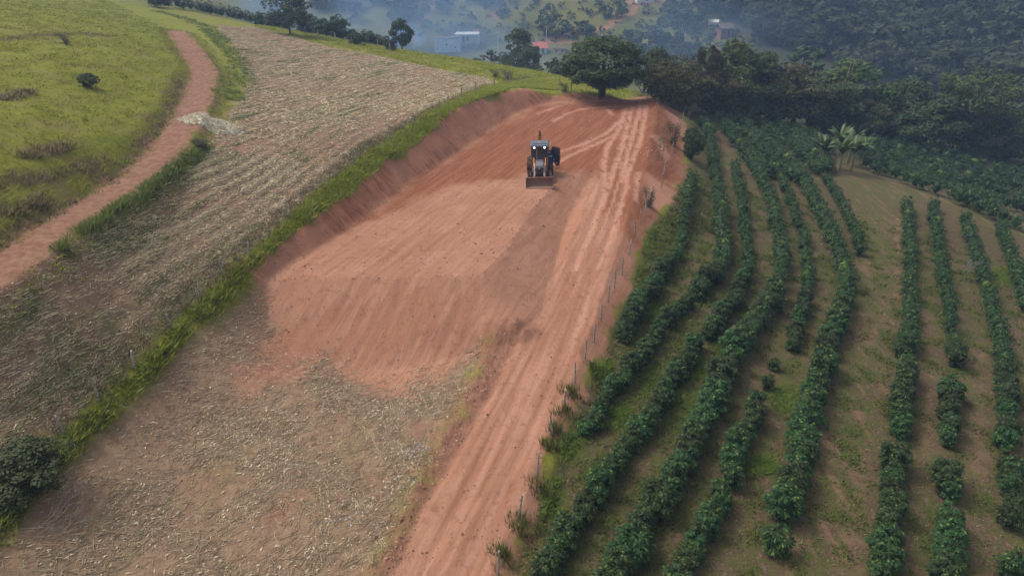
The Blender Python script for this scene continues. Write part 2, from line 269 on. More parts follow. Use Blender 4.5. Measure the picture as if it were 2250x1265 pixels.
                 (-15.28, 49.96, 1.52), (-14.07, 54.77, 1.85), (-13.1, 57.79, 2.01), (-11.2, 65.34, 2.36), (-10.4, 68.17, 2.45), (-9.67, 70.05, 2.52), (-7.58, 75.15, 2.71), (-6.91, 77.35, 2.66), (-5.62, 81.55, 2.5), (-4.21, 85.44, 2.33),
                 (-2.25, 90.53, 2.02), (-0.31, 99.48, 0.84)),
 'road': ((9.57, 62.11, 0.2), (8.07, 55.65, -0.25), (6.3, 49.2, -0.8), (4.74, 44.18, -1.4), (3.34, 39.27, -1.9), (2.03, 35.1, -2.3), (0.59, 30.41, -2.7), (-0.74, 26.09, -2.9), (-2.24, 21.6, -3.1), (-2.83, 19.86, -3.2), (-3.78, 16.98, -3.3),
          (-4.78, 11.66, -3.4)),
 'rows': (('a', (((17.24, 65.48, -1.47), (14.42, 56.65, -1.0), (12.85, 50.18, -1.95), (9.92, 44.76, -2.03), (7.86, 40.46, -2.22), (6.75, 37.68, -2.35)),), 1.0),
          ('b', (((11.75, 42.56, -2.48), (9.72, 39.83, -2.5), (7.66, 36.01, -2.61), (5.79, 33.12, -2.62), (4.75, 31.26, -2.64), (3.89, 29.25, -2.69)),), 1.0),
          ('c', (((23.77, 86.25, -2.4), (20.97, 72.01, -2.59), (17.88, 57.67, -2.19), (16.48, 51.26, -2.41), (15.31, 47.67, -2.5), (12.67, 44.2, -2.45)),), 1.25),
          ('d',
           (((24.12, 75.45, -3.13), (21.19, 62.81, -2.79), (18.93, 53.71, -2.66), (17.72, 48.84, -2.74), (14.96, 42.97, -2.87), (12.34, 39.19, -2.87)), ((11.26, 37.83, -2.86), (8.5, 33.27, -2.87), (6.93, 29.82, -2.89)),
            ((6.47, 29.14, -2.89), (5.48, 27.77, -2.87), (4.4, 25.98, -2.88), (3.29, 24.14, -2.89), (2.15, 22.03, -2.85), (1.23, 19.79, -2.75))),
           1.0),
          ('e',
           (((26.95, 78.91, -3.64), (24.56, 65.28, -3.21), (22.31, 55.72, -3.08), (20.44, 49.3, -3.06), (17.47, 43.2, -3.16), (14.47, 38.72, -3.15), (12.44, 35.25, -3.17), (10.94, 32.22, -3.18), (9.35, 29.5, -3.13), (8.21, 27.0, -3.12)),
            ((7.55, 26.01, -3.1), (6.43, 24.18, -3.06), (5.27, 22.45, -3.0), (4.32, 20.97, -2.93), (3.55, 19.35, -2.86))),
           1.25),
          ('f',
           (((28.9, 75.47, -3.75), (26.57, 64.68, -3.45), (24.45, 55.4, -3.36), (22.05, 48.21, -3.31), (19.57, 42.71, -3.42), (17.63, 38.9, -3.49)), ((15.85, 36.63, -3.44), (15.8, 36.57, -3.44)),
            ((14.59, 34.39, -3.44), (14.55, 34.34, -3.44)), ((13.41, 32.34, -3.44), (12.47, 30.42, -3.43), (11.36, 28.85, -3.37), (9.61, 25.04, -3.32), (8.58, 23.42, -3.25), (7.45, 21.67, -3.17), (6.36, 19.86, -3.08))),
           1.05),
          ('g',
           (((31.24, 75.69, -3.97), (28.5, 62.83, -3.69), (26.66, 54.17, -3.65), (24.95, 48.11, -3.64), (22.26, 42.55, -3.69), (19.65, 38.61, -3.71)),
            ((18.91, 36.91, -3.75), (16.38, 32.48, -3.75), (14.96, 30.05, -3.73), (13.38, 26.4, -3.71), (12.19, 24.28, -3.63)), ((11.05, 22.39, -3.53), (10.5, 21.6, -3.48))),
           1.3),
          ('h', (((33.68, 74.6, -4.14), (32.06, 66.21, -4.0), (30.26, 58.93, -3.95), (28.61, 54.23, -3.88)),), 0.95),
          ('i', (((39.08, 67.39, -4.65), (32.82, 54.02, -4.4), (27.08, 42.74, -4.14), (23.37, 35.75, -4.29), (20.93, 31.25, -4.35)), ((19.75, 29.18, -4.36), (17.68, 25.53, -4.32), (14.85, 20.37, -4.05))), 1.05),
          ('j',
           (((42.34, 68.27, -4.97), (35.65, 54.75, -4.73), (31.14, 44.85, -4.58), (28.14, 38.75, -4.57)), ((26.41, 35.96, -4.59), (23.45, 30.86, -4.66)), ((22.1, 28.51, -4.68), (21.18, 26.86, -4.69)),
            ((20.27, 25.04, -4.69), (17.74, 20.72, -4.45))),
           1.05),
          ('k', (((43.96, 65.2, -5.26), (39.35, 55.69, -5.14), (36.45, 48.88, -5.16), (32.82, 41.74, -4.99), (29.37, 35.3, -4.95), (26.77, 31.07, -4.98)), ((25.64, 29.23, -4.99), (24.22, 26.31, -5.05), (21.01, 21.1, -4.89))), 1.05),
          ('l', (((46.58, 63.94, -5.71), (42.55, 55.67, -5.55), (38.82, 48.07, -5.52)), ((35.44, 41.2, -5.37), (28.87, 29.89, -5.24))), 1.05)),
 'scarps': (((-48.27, 70.93), (-48.0, 76.11), (-47.98, 82.52), (-46.36, 87.84)), ((-28.98, 36.84), (-28.76, 38.68), (-28.3, 41.57), (-27.69, 44.73), (-27.56, 47.84)),
            ((-26.65, 33.17), (-26.38, 37.25), (-26.21, 40.07), (-26.22, 44.87), (-27.02, 50.42), (-27.74, 53.6)), ((-36.54, 51.89), (-36.55, 54.99)), ((-27.96, 54.86), (-29.62, 61.66), (-33.41, 73.32)), ((-29.76, 43.09), (-29.35, 46.71)),
            ((-27.29, 36.64), (-27.12, 39.61))),
 'scrub': ((-19.06, 320.88, -5.18), (21.97, 291.0, -15.27), (16.44, 301.94, -12.16), (61.6, 307.63, -5.79), (-19.99, 295.15, -14.09), (-42.5, 314.63, -6.52), (1.52, 316.73, -7.47), (60.57, 277.37, -15.24), (5.65, 309.83, -9.86),
           (-29.11, 316.77, -6.08), (56.17, 288.31, -12.73), (-35.86, 299.64, -11.81), (13.2, 286.6, -16.93), (56.82, 287.99, -12.74), (33.28, 279.26, -17.75), (-9.25, 289.16, -16.33), (-35.13, 304.25, -10.18), (-34.38, 306.13, -9.52),
           (-34.43, 307.31, -9.1), (66.67, 286.3, -11.85), (44.5, 301.75, -9.87), (-19.88, 303.18, -11.38), (62.3, 309.42, -5.1), (-0.89, 293.57, -15.15), (13.77, 307.6, -10.39), (66.84, 277.42, -14.33), (47.1, 281.99, -15.69),
           (3.88, 291.94, -15.62), (88.05, 287.64, -8.03), (43.87, 301.74, -9.95), (23.34, 318.33, -6.03), (20.77, 295.56, -13.96), (60.9, 294.48, -10.18), (9.18, 315.97, -7.61), (64.75, 275.19, -15.22), (57.08, 276.07, -16.06),
           (47.14, 286.91, -14.27), (-15.81, 289.93, -15.91), (4.05, 304.8, -11.58), (1.81, 299.28, -13.39), (49.2, 291.45, -12.66), (1.78, 314.18, -8.38), (75.34, 294.3, -8.1), (19.83, 318.14, -6.33), (-0.8, 319.73, -6.35),
           (5.28, 293.16, -15.25), (-5.24, 295.35, -14.55), (43.68, 282.29, -15.99), (30.95, 281.39, -17.37), (16.11, 310.41, -9.31), (28.95, 281.24, -17.55), (58.3, 292.12, -11.28), (26.94, 293.49, -14.2), (20.23, 298.7, -13.0),
           (76.24, 301.69, -5.63), (36.17, 303.56, -10.14), (83.61, 290.45, -7.94), (86.65, 292.51, -6.81), (15.55, 281.32, -18.22), (39.02, 278.79, -17.39), (34.18, 309.83, -8.18), (56.69, 291.47, -11.7), (29.65, 314.63, -6.89),
           (7.81, 321.23, -5.71), (34.36, 288.33, -15.16), (50.53, 313.32, -5.22), (-10.33, 292.97, -15.16), (-34.5, 284.54, -16.64), (64.21, 291.82, -10.54), (23.5, 282.4, -17.58), (7.51, 320.94, -5.83), (44.44, 303.83, -9.18),
           (8.06, 312.76, -8.79), (-34.85, 285.15, -16.45), (53.33, 275.72, -16.63), (72.3, 300.35, -6.66), (-2.12, 289.68, -16.29), (-19.88, 308.83, -9.4), (53.01, 304.21, -8.05), (59.25, 275.15, -16.0), (2.09, 310.75, -9.58),
           (-40.08, 301.74, -10.99), (-34.14, 295.98, -13.14), (53.11, 290.6, -12.43), (41.7, 292.44, -13.2), (80.51, 282.19, -10.87), (77.0, 291.46, -8.71), (-24.46, 311.42, -8.2), (69.23, 299.76, -7.31), (35.28, 313.19, -6.89),
           (45.44, 300.75, -10.1), (84.03, 294.27, -6.71), (-10.39, 302.34, -12.14), (27.75, 312.81, -7.69), (9.64, 294.73, -14.69), (24.71, 318.76, -5.78), (15.86, 304.96, -11.19), (21.38, 320.79, -5.26), (-4.41, 282.5, -18.21),
           (63.27, 293.02, -10.31), (86.88, 289.64, -7.63), (40.33, 293.3, -13.07), (19.88, 311.43, -8.74), (3.44, 296.07, -14.39), (-3.26, 308.59, -10.26), (7.04, 309.51, -9.95), (71.3, 285.25, -11.46), (27.17, 287.86, -15.85),
           (27.54, 307.66, -9.51), (75.67, 299.85, -6.31), (-4.05, 302.71, -12.22), (78.83, 301.22, -5.38), (4.67, 300.78, -12.89), (54.5, 309.94, -5.92), (61.95, 288.2, -11.97), (30.55, 304.14, -10.46), (1.16, 285.26, -17.51),
           (-13.39, 294.37, -14.63), (61.23, 276.93, -15.27), (-0.57, 314.53, -8.24), (-33.82, 303.9, -10.36), (34.95, 282.31, -16.81), (-40.75, 315.79, -6.1), (47.94, 287.74, -13.93), (-27.23, 316.45, -6.28), (-39.08, 292.61, -14.09),
           (-3.92, 313.02, -8.7), (52.48, 309.83, -6.2), (34.32, 315.63, -6.12), (-33.75, 292.21, -14.4), (67.28, 290.37, -10.54), (13.51, 293.0, -15.09), (-33.66, 307.87, -8.93), (-40.37, 319.84, -4.79), (64.31, 291.89, -10.51),
           (62.26, 284.39, -13.05), (19.89, 291.93, -15.12), (44.5, 316.52, -4.78), (21.95, 284.12, -17.21), (64.42, 283.1, -13.11), (43.02, 282.85, -15.9), (-2.18, 306.61, -10.95), (44.19, 282.36, -15.91), (2.27, 316.28, -7.63),
           (-4.94, 304.57, -11.58), (-29.33, 294.28, -13.92), (81.46, 290.08, -8.4), (88.0, 283.89, -9.13), (56.41, 292.24, -11.5), (62.43, 291.62, -10.86), (59.72, 303.29, -7.49), (-32.45, 295.15, -13.49), (31.21, 300.65, -11.57),
           (1.76, 311.46, -9.33), (-18.12, 285.91, -16.99), (45.11, 304.37, -8.92), (42.91, 312.86, -6.23), (65.99, 283.09, -12.88), (-29.36, 310.84, -8.11), (-2.1, 303.24, -12.08), (-11.14, 310.0, -9.48), (36.29, 312.81, -6.93),
           (62.43, 292.6, -10.56), (14.41, 298.41, -13.39), (-20.41, 284.18, -17.39), (-27.23, 297.78, -12.84), (91.83, 294.74, -5.27), (42.9, 277.39, -17.38), (43.11, 280.39, -16.57), (57.59, 312.01, -4.82), (5.41, 285.01, -17.54),
           (23.51, 303.16, -11.34), (-0.2, 316.63, -7.49), (51.56, 298.39, -10.16), (82.33, 303.08, -4.24), (80.89, 301.43, -4.99), (71.37, 289.03, -10.32), (60.71, 293.16, -10.62), (48.9, 306.79, -7.66), (42.47, 308.68, -7.73),
           (13.65, 297.56, -13.69), (44.89, 312.42, -6.17), (-16.43, 302.7, -11.74), (28.8, 284.15, -16.78), (37.11, 284.49, -16.02), (9.47, 315.17, -7.89), (-4.03, 322.13, -5.38), (8.23, 296.22, -14.27), (75.52, 297.19, -7.17),
           (54.31, 282.35, -14.72), (39.12, 299.64, -11.16), (34.68, 319.26, -4.78), (10.56, 317.31, -7.08), (6.82, 296.03, -14.36), (31.3, 303.34, -10.67), (67.44, 308.14, -4.82), (77.19, 277.08, -12.83), (15.95, 293.18, -14.93),
           (83.69, 275.41, -12.22), (49.77, 285.9, -14.26), (-4.08, 322.23, -5.34), (-4.17, 307.79, -10.51), (-8.52, 303.55, -11.81), (88.02, 294.12, -6.09), (10.44, 287.48, -16.77), (-25.5, 305.85, -10.11), (33.82, 287.02, -15.58),
           (77.87, 295.34, -7.38), (87.37, 283.49, -9.35), (-26.04, 313.88, -7.24), (18.19, 287.7, -16.42), (-34.9, 310.29, -8.02), (65.79, 275.23, -15.06), (-16.02, 319.66, -5.78), (47.38, 282.65, -15.48), (-36.54, 297.89, -12.41),
           (-23.33, 296.06, -13.62), (-28.84, 314.69, -6.8), (31.72, 279.65, -17.76), (-41.37, 315.37, -6.25), (-14.49, 288.03, -16.51), (-9.75, 311.22, -9.12), (16.99, 285.84, -16.99), (-3.76, 303.25, -12.04), (24.21, 300.28, -12.24),
           (19.38, 287.85, -16.32), (-15.3, 300.93, -12.4), (-24.1, 284.7, -17.1), (51.85, 306.44, -7.43), (85.4, 290.58, -7.6), (45.5, 284.41, -15.19), (-30.02, 312.27, -7.58), (17.61, 307.17, -10.35), (1.43, 311.96, -9.16),
           (7.39, 280.91, -18.54), (21.97, 302.38, -11.7), (-8.31, 314.85, -7.9), (-6.73, 285.37, -17.44), (81.71, 297.58, -6.06), (12.91, 298.25, -13.5), (36.37, 310.48, -7.74), (-33.81, 286.81, -16.04), (-25.56, 304.01, -10.75),
           (61.94, 282.67, -13.59), (14.21, 288.67, -16.32), (78.45, 283.48, -10.83), (11.15, 280.31, -18.6), (67.1, 304.63, -6.03), (33.95, 303.51, -10.37), (26.33, 289.0, -15.58), (4.46, 297.84, -13.83), (-9.87, 304.02, -11.6),
           (77.03, 274.6, -13.52), (8.38, 311.42, -9.26), (42.17, 297.57, -11.51), (85.46, 293.19, -6.8), (65.41, 273.51, -15.56), (-16.98, 303.23, -11.53), (57.11, 296.0, -10.22), (-27.65, 288.74, -15.76)),
 'slope_facets': (((18.47, 90.55), (23.67, 109.4), (21.08, 88.62), (19.51, 83.95)), ((14.41, 73.23), (15.31, 74.66), (15.94, 70.1), (14.97, 68.28)), ((11.8, 61.41), (12.27, 61.23), (14.43, 59.35), (12.64, 55.99), (10.98, 56.69))),
 'slope_shrubs': ((11.25, 55.9, -0.93, 1.95, 1.35), (16.98, 74.63, -0.81, 2.69, 1.92), (14.53, 67.71, -0.35, 0.23, 0.44), (23.86, 96.71, -3.32, 2.43, 2.7), (14.17, 67.74, -0.14, 2.22, 0.62), (18.74, 73.31, -2.0, 3.45, 2.29)),
 'soil_zone': ((-16.42, 41.26), (-15.91, 43.96), (-14.08, 49.19), (-12.76, 52.45), (-11.16, 59.63), (-9.5, 63.93), (-8.09, 68.44), (-6.57, 74.27), (-3.83, 81.39), (-0.82, 87.32), (1.42, 91.04), (6.05, 92.33), (11.72, 91.44),
               (21.76, 110.42), (21.08, 88.62), (18.74, 75.65), (16.58, 66.28), (13.0, 57.08), (10.58, 52.39), (9.1, 47.78), (7.64, 43.03), (6.2, 38.68), (3.85, 32.68), (1.97, 27.28), (0.29, 22.26), (-0.53, 19.63), (-1.32, 15.87),
               (-5.94, 15.79), (-5.49, 20.31), (-3.9, 26.92), (-2.27, 33.3), (-1.34, 36.17), (-4.2, 33.68), (-5.33, 31.53), (-8.13, 32.9), (-11.19, 35.2), (-12.11, 33.05), (-13.94, 30.85), (-14.51, 31.99), (-14.76, 37.85),
               (-16.06, 40.28)),
 'straw_pile': (-25.46, 60.54, 4.59),
 'track': ((-25.84, 27.35, 4.37), (-24.76, 31.45, 4.81), (-24.7, 35.22, 4.97), (-24.87, 40.07, 4.86), (-25.02, 46.09, 4.74), (-26.03, 54.34, 5.0), (-28.99, 66.46, 5.36), (-33.5, 80.5, 5.56), (-39.62, 92.41, 6.24), (-49.13, 110.81, 6.15)),
 'trees': {'back': ((44.79, 150, -13.98, 14.55, 9.95), (51.4, 150, -14.82, 13.66, 10.92), (30.29, 140, -9.87, 8.62, 7.68), (63.64, 160, -18.3, 15.3, 12.63), (71.08, 150, -17.18, 13.39, 12.84), (80.47, 150, -18.14, 13.47, 13.79),
                    (82.54, 140, -16.78, 11.63, 10.37), (95.97, 150, -19.35, 11.99, 13.91), (100.64, 145, -19.07, 10.4, 12.64), (37.05, 140, -10.88, 10.12, 8.52), (27.0, 150, -11.41, 8.32, 7.32), (98.44, 135, -17.84, 9.46, 10.14)),
           'bare': (78.7, 111.3, -13.14, 8.96, 7.96),
           'belt': ((23.8, 100.51, -3.2, 8.39, 7.62), (32.54, 108.0, -5.99, 10.86, 8.9), (37.19, 111.15, -7.01, 10.04, 9.18), (44.22, 112.56, -8.07, 11.61, 11.83), (52.36, 113.74, -9.38, 10.68, 10.91), (57.15, 114.28, -10.26, 9.63, 8.79),
                    (62.34, 115.48, -11.17, 9.43, 9.28), (41.21, 112.73, -7.68, 8.34, 8.6), (29.89, 105.54, -5.14, 7.0, 7.36), (47.81, 111.77, -8.52, 7.66, 8.56), (54.61, 112.88, -9.74, 6.62, 8.32), (63.35, 110.84, -11.17, 9.13, 8.59),
                    (66.55, 110.58, -11.61, 8.95, 7.87), (77.3, 109.98, -12.9, 8.52, 8.95), (79.86, 107.7, -13.17, 8.07, 7.74), (18.92, 91.3, 0.02, 5.31, 4.59), (59.26, 113.9, -10.6, 6.57, 8.05), (36.02, 110.14, -6.77, 5.88, 7.69)),
           'crest_round': (-20.47, 139.47, -0.66, 5.65, 4.41),
           'crest_tall': (-37.98, 129.42, 3.47, 6.51, 7.8),
           'dead': (50.79, 115.03, -9.19, 10.83, 1.03),
           'dome': (11.27, 91.43, 0.73, 6.82, 9.44),
           'fill': ((74.34, 110.58, -12.56, 7.5, 6.82), (75.15, 110.1, -12.64, 5.25, 5.73)),
           'lean': (20.59, 105.4, -2.34, 6.59, 6.27),
           'slope': ((25.06, 286.63, -16.34, 8.11, 13.82), (16.4, 286.12, -16.93, 8.43, 11.22), (13.0, 287.27, -16.75, 11.32, 8.66), (53.27, 298.16, -10.02, 2.99, 5.33), (36.55, 298.64, -11.74, 8.28, 5.35),
                     (40.79, 296.86, -11.89, 9.71, 7.09), (63.4, 281.35, -13.75, 7.59, 11.84), (68.52, 277.82, -13.97, 6.27, 10.03), (76.37, 272.66, -14.13, 4.64, 9.85), (55.77, 265.82, -18.66, 2.78, 6.47),
                     (43.16, 261.61, -20.81, 5.19, 10.39), (49.83, 258.72, -20.67, 5.14, 9.49), (58.22, 253.59, -20.62, 6.66, 10.87), (65.56, 248.69, -20.58, 9.84, 11.44), (38.18, 266.46, -20.31, 4.34, 6.5)),
           'spread': (71.37, 111.22, -12.23, 12.74, 12.26),
           'valley': ((1.49, 165, -10.52, 10.51, 7.93), (-10.36, 190, -14.74, 8.3, 8.64), (-4.79, 175, -11.99, 6.17, 6.39), (7.3, 150, -7.89, 5.69, 6.39), (9.82, 140, -6.09, 4.68, 5.12), (3.89, 160, -9.69, 6.69, 5.34),
                      (-2.44, 160, -8.57, 3.7, 5.86)),
           'vine': (26.87, 102.31, -4.13, 9.77, 5.5)},
 'tyre_marks': (((13.58, 86.2), (11.62, 77.19), (9.31, 69.3), (8.4, 64.03), (7.87, 59.28), (7.0, 54.72), (5.56, 49.25), (4.29, 44.8)), ((14.43, 86.82), (12.1, 75.76), (10.25, 66.97), (8.71, 60.71), (7.05, 54.11)),
                ((15.6, 87.65), (12.91, 75.66), (11.04, 67.35), (9.79, 62.63)), ((16.25, 87.57), (12.97, 71.79), (10.82, 63.79), (9.35, 57.22), (8.2, 53.12), (7.23, 49.16), (5.78, 44.71)),
                ((11.71, 79.43), (9.8, 74.69), (6.93, 70.73), (4.62, 68.67)), ((10.67, 74.03), (7.68, 69.98), (5.44, 67.0), (3.91, 64.48)), ((4.63, 80.95), (6.31, 84.54), (8.7, 86.86), (12.62, 87.56)), ((2.95, 84.98), (5.99, 88.98)),
                ((11.42, 86.25), (11.57, 83.16)), ((11.04, 67.35), (9.47, 59.53)), ((11.11, 61.15), (10.05, 55.74))),
 'verge': ((-20.34, 18.01), (-21.9, 20.66), (-20.52, 22.27), (-20.08, 23.26), (-19.8, 25.5), (-19.45, 27.89), (-18.75, 30.18), (-18.21, 33.48), (-17.97, 36.79), (-17.65, 39.8), (-16.94, 42.31), (-16.29, 45.47), (-15.44, 49.53),
           (-14.4, 53.85), (-13.15, 58.1), (-11.24, 65.67), (-9.7, 70.31), (-7.62, 75.56), (-4.55, 85.69), (-1.52, 98.29), (2.66, 107.57), (6.36, 102.22), (6.08, 94.69), (1.48, 95.23), (-0.82, 88.11), (-3.86, 82.2), (-6.6, 74.61),
           (-8.12, 68.65), (-9.52, 64.11), (-11.17, 59.69), (-12.77, 52.51), (-14.09, 49.25), (-15.92, 44.0), (-16.42, 41.26), (-16.71, 39.22), (-17.08, 36.13), (-17.58, 33.01), (-18.02, 29.99), (-18.58, 27.75), (-19.02, 25.29),
           (-19.23, 23.53), (-19.3, 21.71), (-19.15, 19.72)),
 'windrow': ((-0.67, 36.11, -2.3), (-2.28, 31.22, -2.7), (-3.95, 26.41, -2.9), (-4.98, 21.85, -3.1), (-5.53, 19.64, -3.2), (-6.55, 15.78, -3.3)),
 'wood': ((111.57, 291.47, -2.81), (106.5, 258.56, -12.76), (120.67, 228.06, -17.69), (121.8, 225.22, -18.13), (106.76, 278.59, -7.36), (142.02, 176.21, -22.33), (105.83, 302.18, -0.64), (93.75, 253.79, -15.92), (173.07, 210.71, -14.62),
          (160.11, 239.28, -8.95), (129.7, 185.42, -22.13), (163.19, 190.95, -19.87), (93.3, 250.25, -16.76), (181.47, 233.16, -7.24), (126.65, 278.4, -3.77), (112.45, 266.58, -9.63), (152.91, 276.24, 0.35), (156.64, 261.18, -3.15),
          (130.82, 204.69, -20.63), (94.46, 254.47, -15.66), (155.56, 229.95, -12.28), (147.77, 221.58, -15.57), (169.02, 206.5, -16.18), (189.79, 248.17, -1.59), (137.16, 267.99, -4.68), (180.26, 227.65, -9.0), (143.83, 198.0, -20.41),
          (161.67, 204.88, -17.45), (164.09, 233.94, -9.84), (142.21, 211.18, -18.5), (124.1, 222.05, -18.49), (135.03, 259.47, -7.44), (166.19, 208.8, -16.03), (114.04, 231.79, -17.75), (176.07, 228.3, -9.5), (163.87, 204.23, -17.32),
          (112.91, 284.28, -4.64), (161.61, 196.93, -18.99), (171.99, 257.65, -1.75), (91.49, 278.93, -9.95), (164.29, 213.16, -15.26), (101.88, 269.66, -10.67), (162.41, 276.97, 2.08), (174.75, 242.96, -5.53), (167.35, 228.36, -10.88),
          (152.43, 193.48, -20.35), (155.3, 263.14, -2.81), (99.63, 292.86, -4.5), (98.14, 295.54, -3.95), (153.18, 255.41, -5.37), (154.66, 181.41, -21.7), (139.7, 218.21, -17.41), (146.12, 237.42, -11.72), (124.13, 199.74, -21.56),
          (160.38, 245.02, -7.25), (91.9, 261.64, -14.39), (159.14, 252.08, -5.38), (179.53, 262.2, 0.69), (126.7, 287.87, -1.12), (139.22, 193.03, -21.28), (141.29, 171.07, -22.49), (90.08, 281.2, -9.55), (171.14, 208.93, -15.33),
          (163.43, 202.41, -17.75), (122.39, 234.01, -16.18), (140.47, 220.18, -16.88), (144.42, 173.01, -22.47), (113.54, 285.54, -4.17), (190.21, 264.72, 3.02), (105.89, 260.65, -12.33), (137.92, 174.65, -22.36), (126.65, 225.18, -17.56),
          (171.79, 238.03, -7.43), (127.04, 218.61, -18.83), (155.13, 257.0, -4.59), (153.95, 208.56, -17.62), (88.7, 256.02, -16.19), (133.64, 213.1, -19.12), (133.5, 181.58, -22.18), (146.0, 200.89, -19.82), (175.94, 232.17, -8.43),
          (151.55, 227.36, -13.57), (124.86, 242.3, -13.83), (130.86, 251.25, -10.47), (147.89, 231.05, -13.17), (166.27, 197.71, -18.36), (104.7, 248.49, -15.46), (141.47, 174.95, -22.38), (159.47, 244.77, -7.47), (127.03, 200.93, -21.3),
          (141.11, 229.56, -14.57), (135.73, 282.84, -0.88), (139.11, 279.34, -1.22), (194.37, 240.58, -2.94), (137.78, 179.0, -22.23), (147.27, 215.57, -16.99), (98.98, 245.35, -16.97), (128.85, 264.07, -7.31), (150.51, 243.48, -9.3),
          (144.37, 174.21, -22.42), (123.98, 282.55, -3.1), (169.11, 248.25, -4.91), (118.77, 218.73, -19.63), (121.63, 285.06, -2.83), (135.41, 230.34, -15.21), (129.3, 211.1, -19.9), (185.57, 265.79, 2.6), (162.96, 213.66, -15.33),
          (141.03, 181.75, -22.06), (146.48, 211.15, -18.0), (186.21, 263.72, 2.14), (145.19, 196.97, -20.43), (118.16, 264.99, -9.03), (152.89, 238.73, -10.27), (163.44, 223.48, -12.8), (127.49, 276.1, -4.25), (167.75, 211.68, -15.14),
          (168.75, 201.33, -17.34), (175.42, 208.55, -14.82), (152.22, 264.66, -2.89), (139.3, 287.47, 1.02), (87.79, 263.9, -14.5), (155.79, 198.93, -19.21), (166.41, 251.76, -4.32), (123.15, 221.94, -18.62), (193.68, 238.22, -3.73),
          (116.63, 265.04, -9.29), (158.65, 224.06, -13.37), (132.48, 290.81, 0.73), (131.95, 224.07, -17.14), (156.9, 186.03, -21.05), (113.49, 265.88, -9.63), (91.56, 253.65, -16.28), (150.33, 199.9, -19.57), (165.85, 233.97, -9.55),
          (168.77, 223.36, -12.01), (156.33, 206.2, -17.81), (111.71, 293.48, -2.2), (146.18, 270.72, -2.28), (130.31, 235.41, -14.71), (131.81, 232.02, -15.32), (166.25, 227.19, -11.37), (196.25, 258.7, 2.35), (178.12, 254.85, -1.59),
          (148.06, 174.76, -22.39), (108.9, 283.27, -5.65), (139.88, 198.2, -20.69), (175.86, 223.65, -10.82), (120.49, 275.34, -5.76), (105.06, 270.23, -9.96), (172.41, 234.95, -8.22), (189.48, 232.79, -5.99), (144.51, 245.68, -9.66),
          (177.79, 226.6, -9.7), (125.61, 229.66, -16.73), (199.88, 257.84, 2.7), (128.53, 206.55, -20.59), (121.84, 216.38, -19.73), (148.98, 244.19, -9.35), (136.5, 257.44, -7.74), (151.91, 182.02, -21.74), (186.11, 238.74, -4.87),
          (99.36, 277.99, -8.84), (127.67, 271.52, -5.48), (147.24, 233.18, -12.7), (178.86, 247.0, -3.71), (164.82, 246.13, -6.21), (147.0, 240.64, -10.68), (95.59, 279.5, -9.08), (148.67, 223.24, -15.04), (149.47, 260.66, -4.48),
          (157.49, 209.4, -17.01), (150.7, 175.18, -22.35), (165.29, 273.52, 1.6), (105.94, 298.16, -1.83), (133.53, 243.03, -12.24), (194.52, 242.19, -2.47), (160.55, 189.42, -20.33), (156.0, 205.62, -17.96), (150.1, 225.0, -14.4),
          (86.18, 266.47, -14.13), (131.62, 234.06, -14.85), (166.24, 236.35, -8.81), (192.27, 236.92, -4.34), (115.43, 231.72, -17.59), (158.74, 223.28, -13.56), (100.74, 265.63, -11.93), (124.34, 209.77, -20.5), (177.48, 254.51, -1.78),
          (188.68, 265.79, 3.07), (139.27, 204.11, -19.97), (155.59, 203.89, -18.34), (145.45, 215.15, -17.32), (156.37, 236.55, -10.33), (182.03, 244.43, -3.92), (166.73, 239.62, -7.79), (162.28, 225.92, -12.33), (169.15, 231.45, -9.73),
          (169.97, 246.31, -5.34), (115.36, 274.31, -6.99), (100.39, 257.0, -14.14), (95.7, 296.13, -4.19), (131.55, 190.43, -21.84), (98.36, 277.84, -9.06), (150.18, 216.35, -16.44), (153.52, 223.62, -14.24), (108.9, 276.94, -7.43),
          (130.18, 240.95, -13.33), (171.49, 246.97, -4.9), (128.58, 198.34, -21.43), (141.21, 214.4, -18.0), (177.71, 220.29, -11.44), (183.11, 262.06, 1.2), (180.26, 245.53, -3.9), (130.93, 253.37, -9.87), (118.34, 229.86, -17.61),
          (148.99, 266.65, -2.89), (119.5, 289.98, -1.82), (144.29, 252.11, -7.86), (135.42, 277.05, -2.52), (180.57, 256.29, -0.79), (194.89, 240.89, -2.77), (162.09, 273.13, 1.0), (175.81, 247.74, -3.98), (122.31, 200.86, -21.57),
          (170.24, 251.68, -3.74), (193.31, 262.58, 2.93), (163.24, 211.37, -15.83), (150.56, 180.52, -21.92), (153.69, 219.28, -15.28), (136.04, 192.47, -21.5), (150.56, 209.5, -17.83), (183.32, 238.61, -5.38), (103.61, 276.99, -8.37),
          (146.73, 248.03, -8.61), (103.13, 267.59, -11.01), (152.07, 241.47, -9.62), (131.08, 235.83, -14.49), (167.3, 224.18, -12.02), (105.54, 242.74, -16.6), (170.6, 220.64, -12.46), (161.79, 222.91, -13.2), (165.94, 259.21, -2.25),
          (127.7, 195.91, -21.66), (133.34, 228.64, -15.91), (188.34, 258.07, 0.92), (148.4, 258.6, -5.25), (178.19, 239.34, -6.02), (149.91, 217.97, -16.11), (167.26, 203.08, -17.15), (191.76, 265.05, 3.35), (201.4, 250.59, 1.0),
          (169.58, 221.87, -12.29), (147.16, 267.24, -3.05), (146.74, 175.98, -22.32), (122.32, 231.61, -16.73), (128.57, 281.29, -2.61), (150.05, 215.2, -16.71), (160.14, 218.05, -14.67), (149.41, 200.26, -19.6), (163.72, 227.7, -11.62),
          (162.52, 254.46, -4.15), (128.59, 271.36, -5.35), (134.89, 258.97, -7.6), (151.87, 235.74, -11.27), (159.66, 205.94, -17.47), (132.38, 245.67, -11.72), (185.66, 244.15, -3.4), (163.52, 248.11, -5.84), (181.48, 227.67, -8.79),
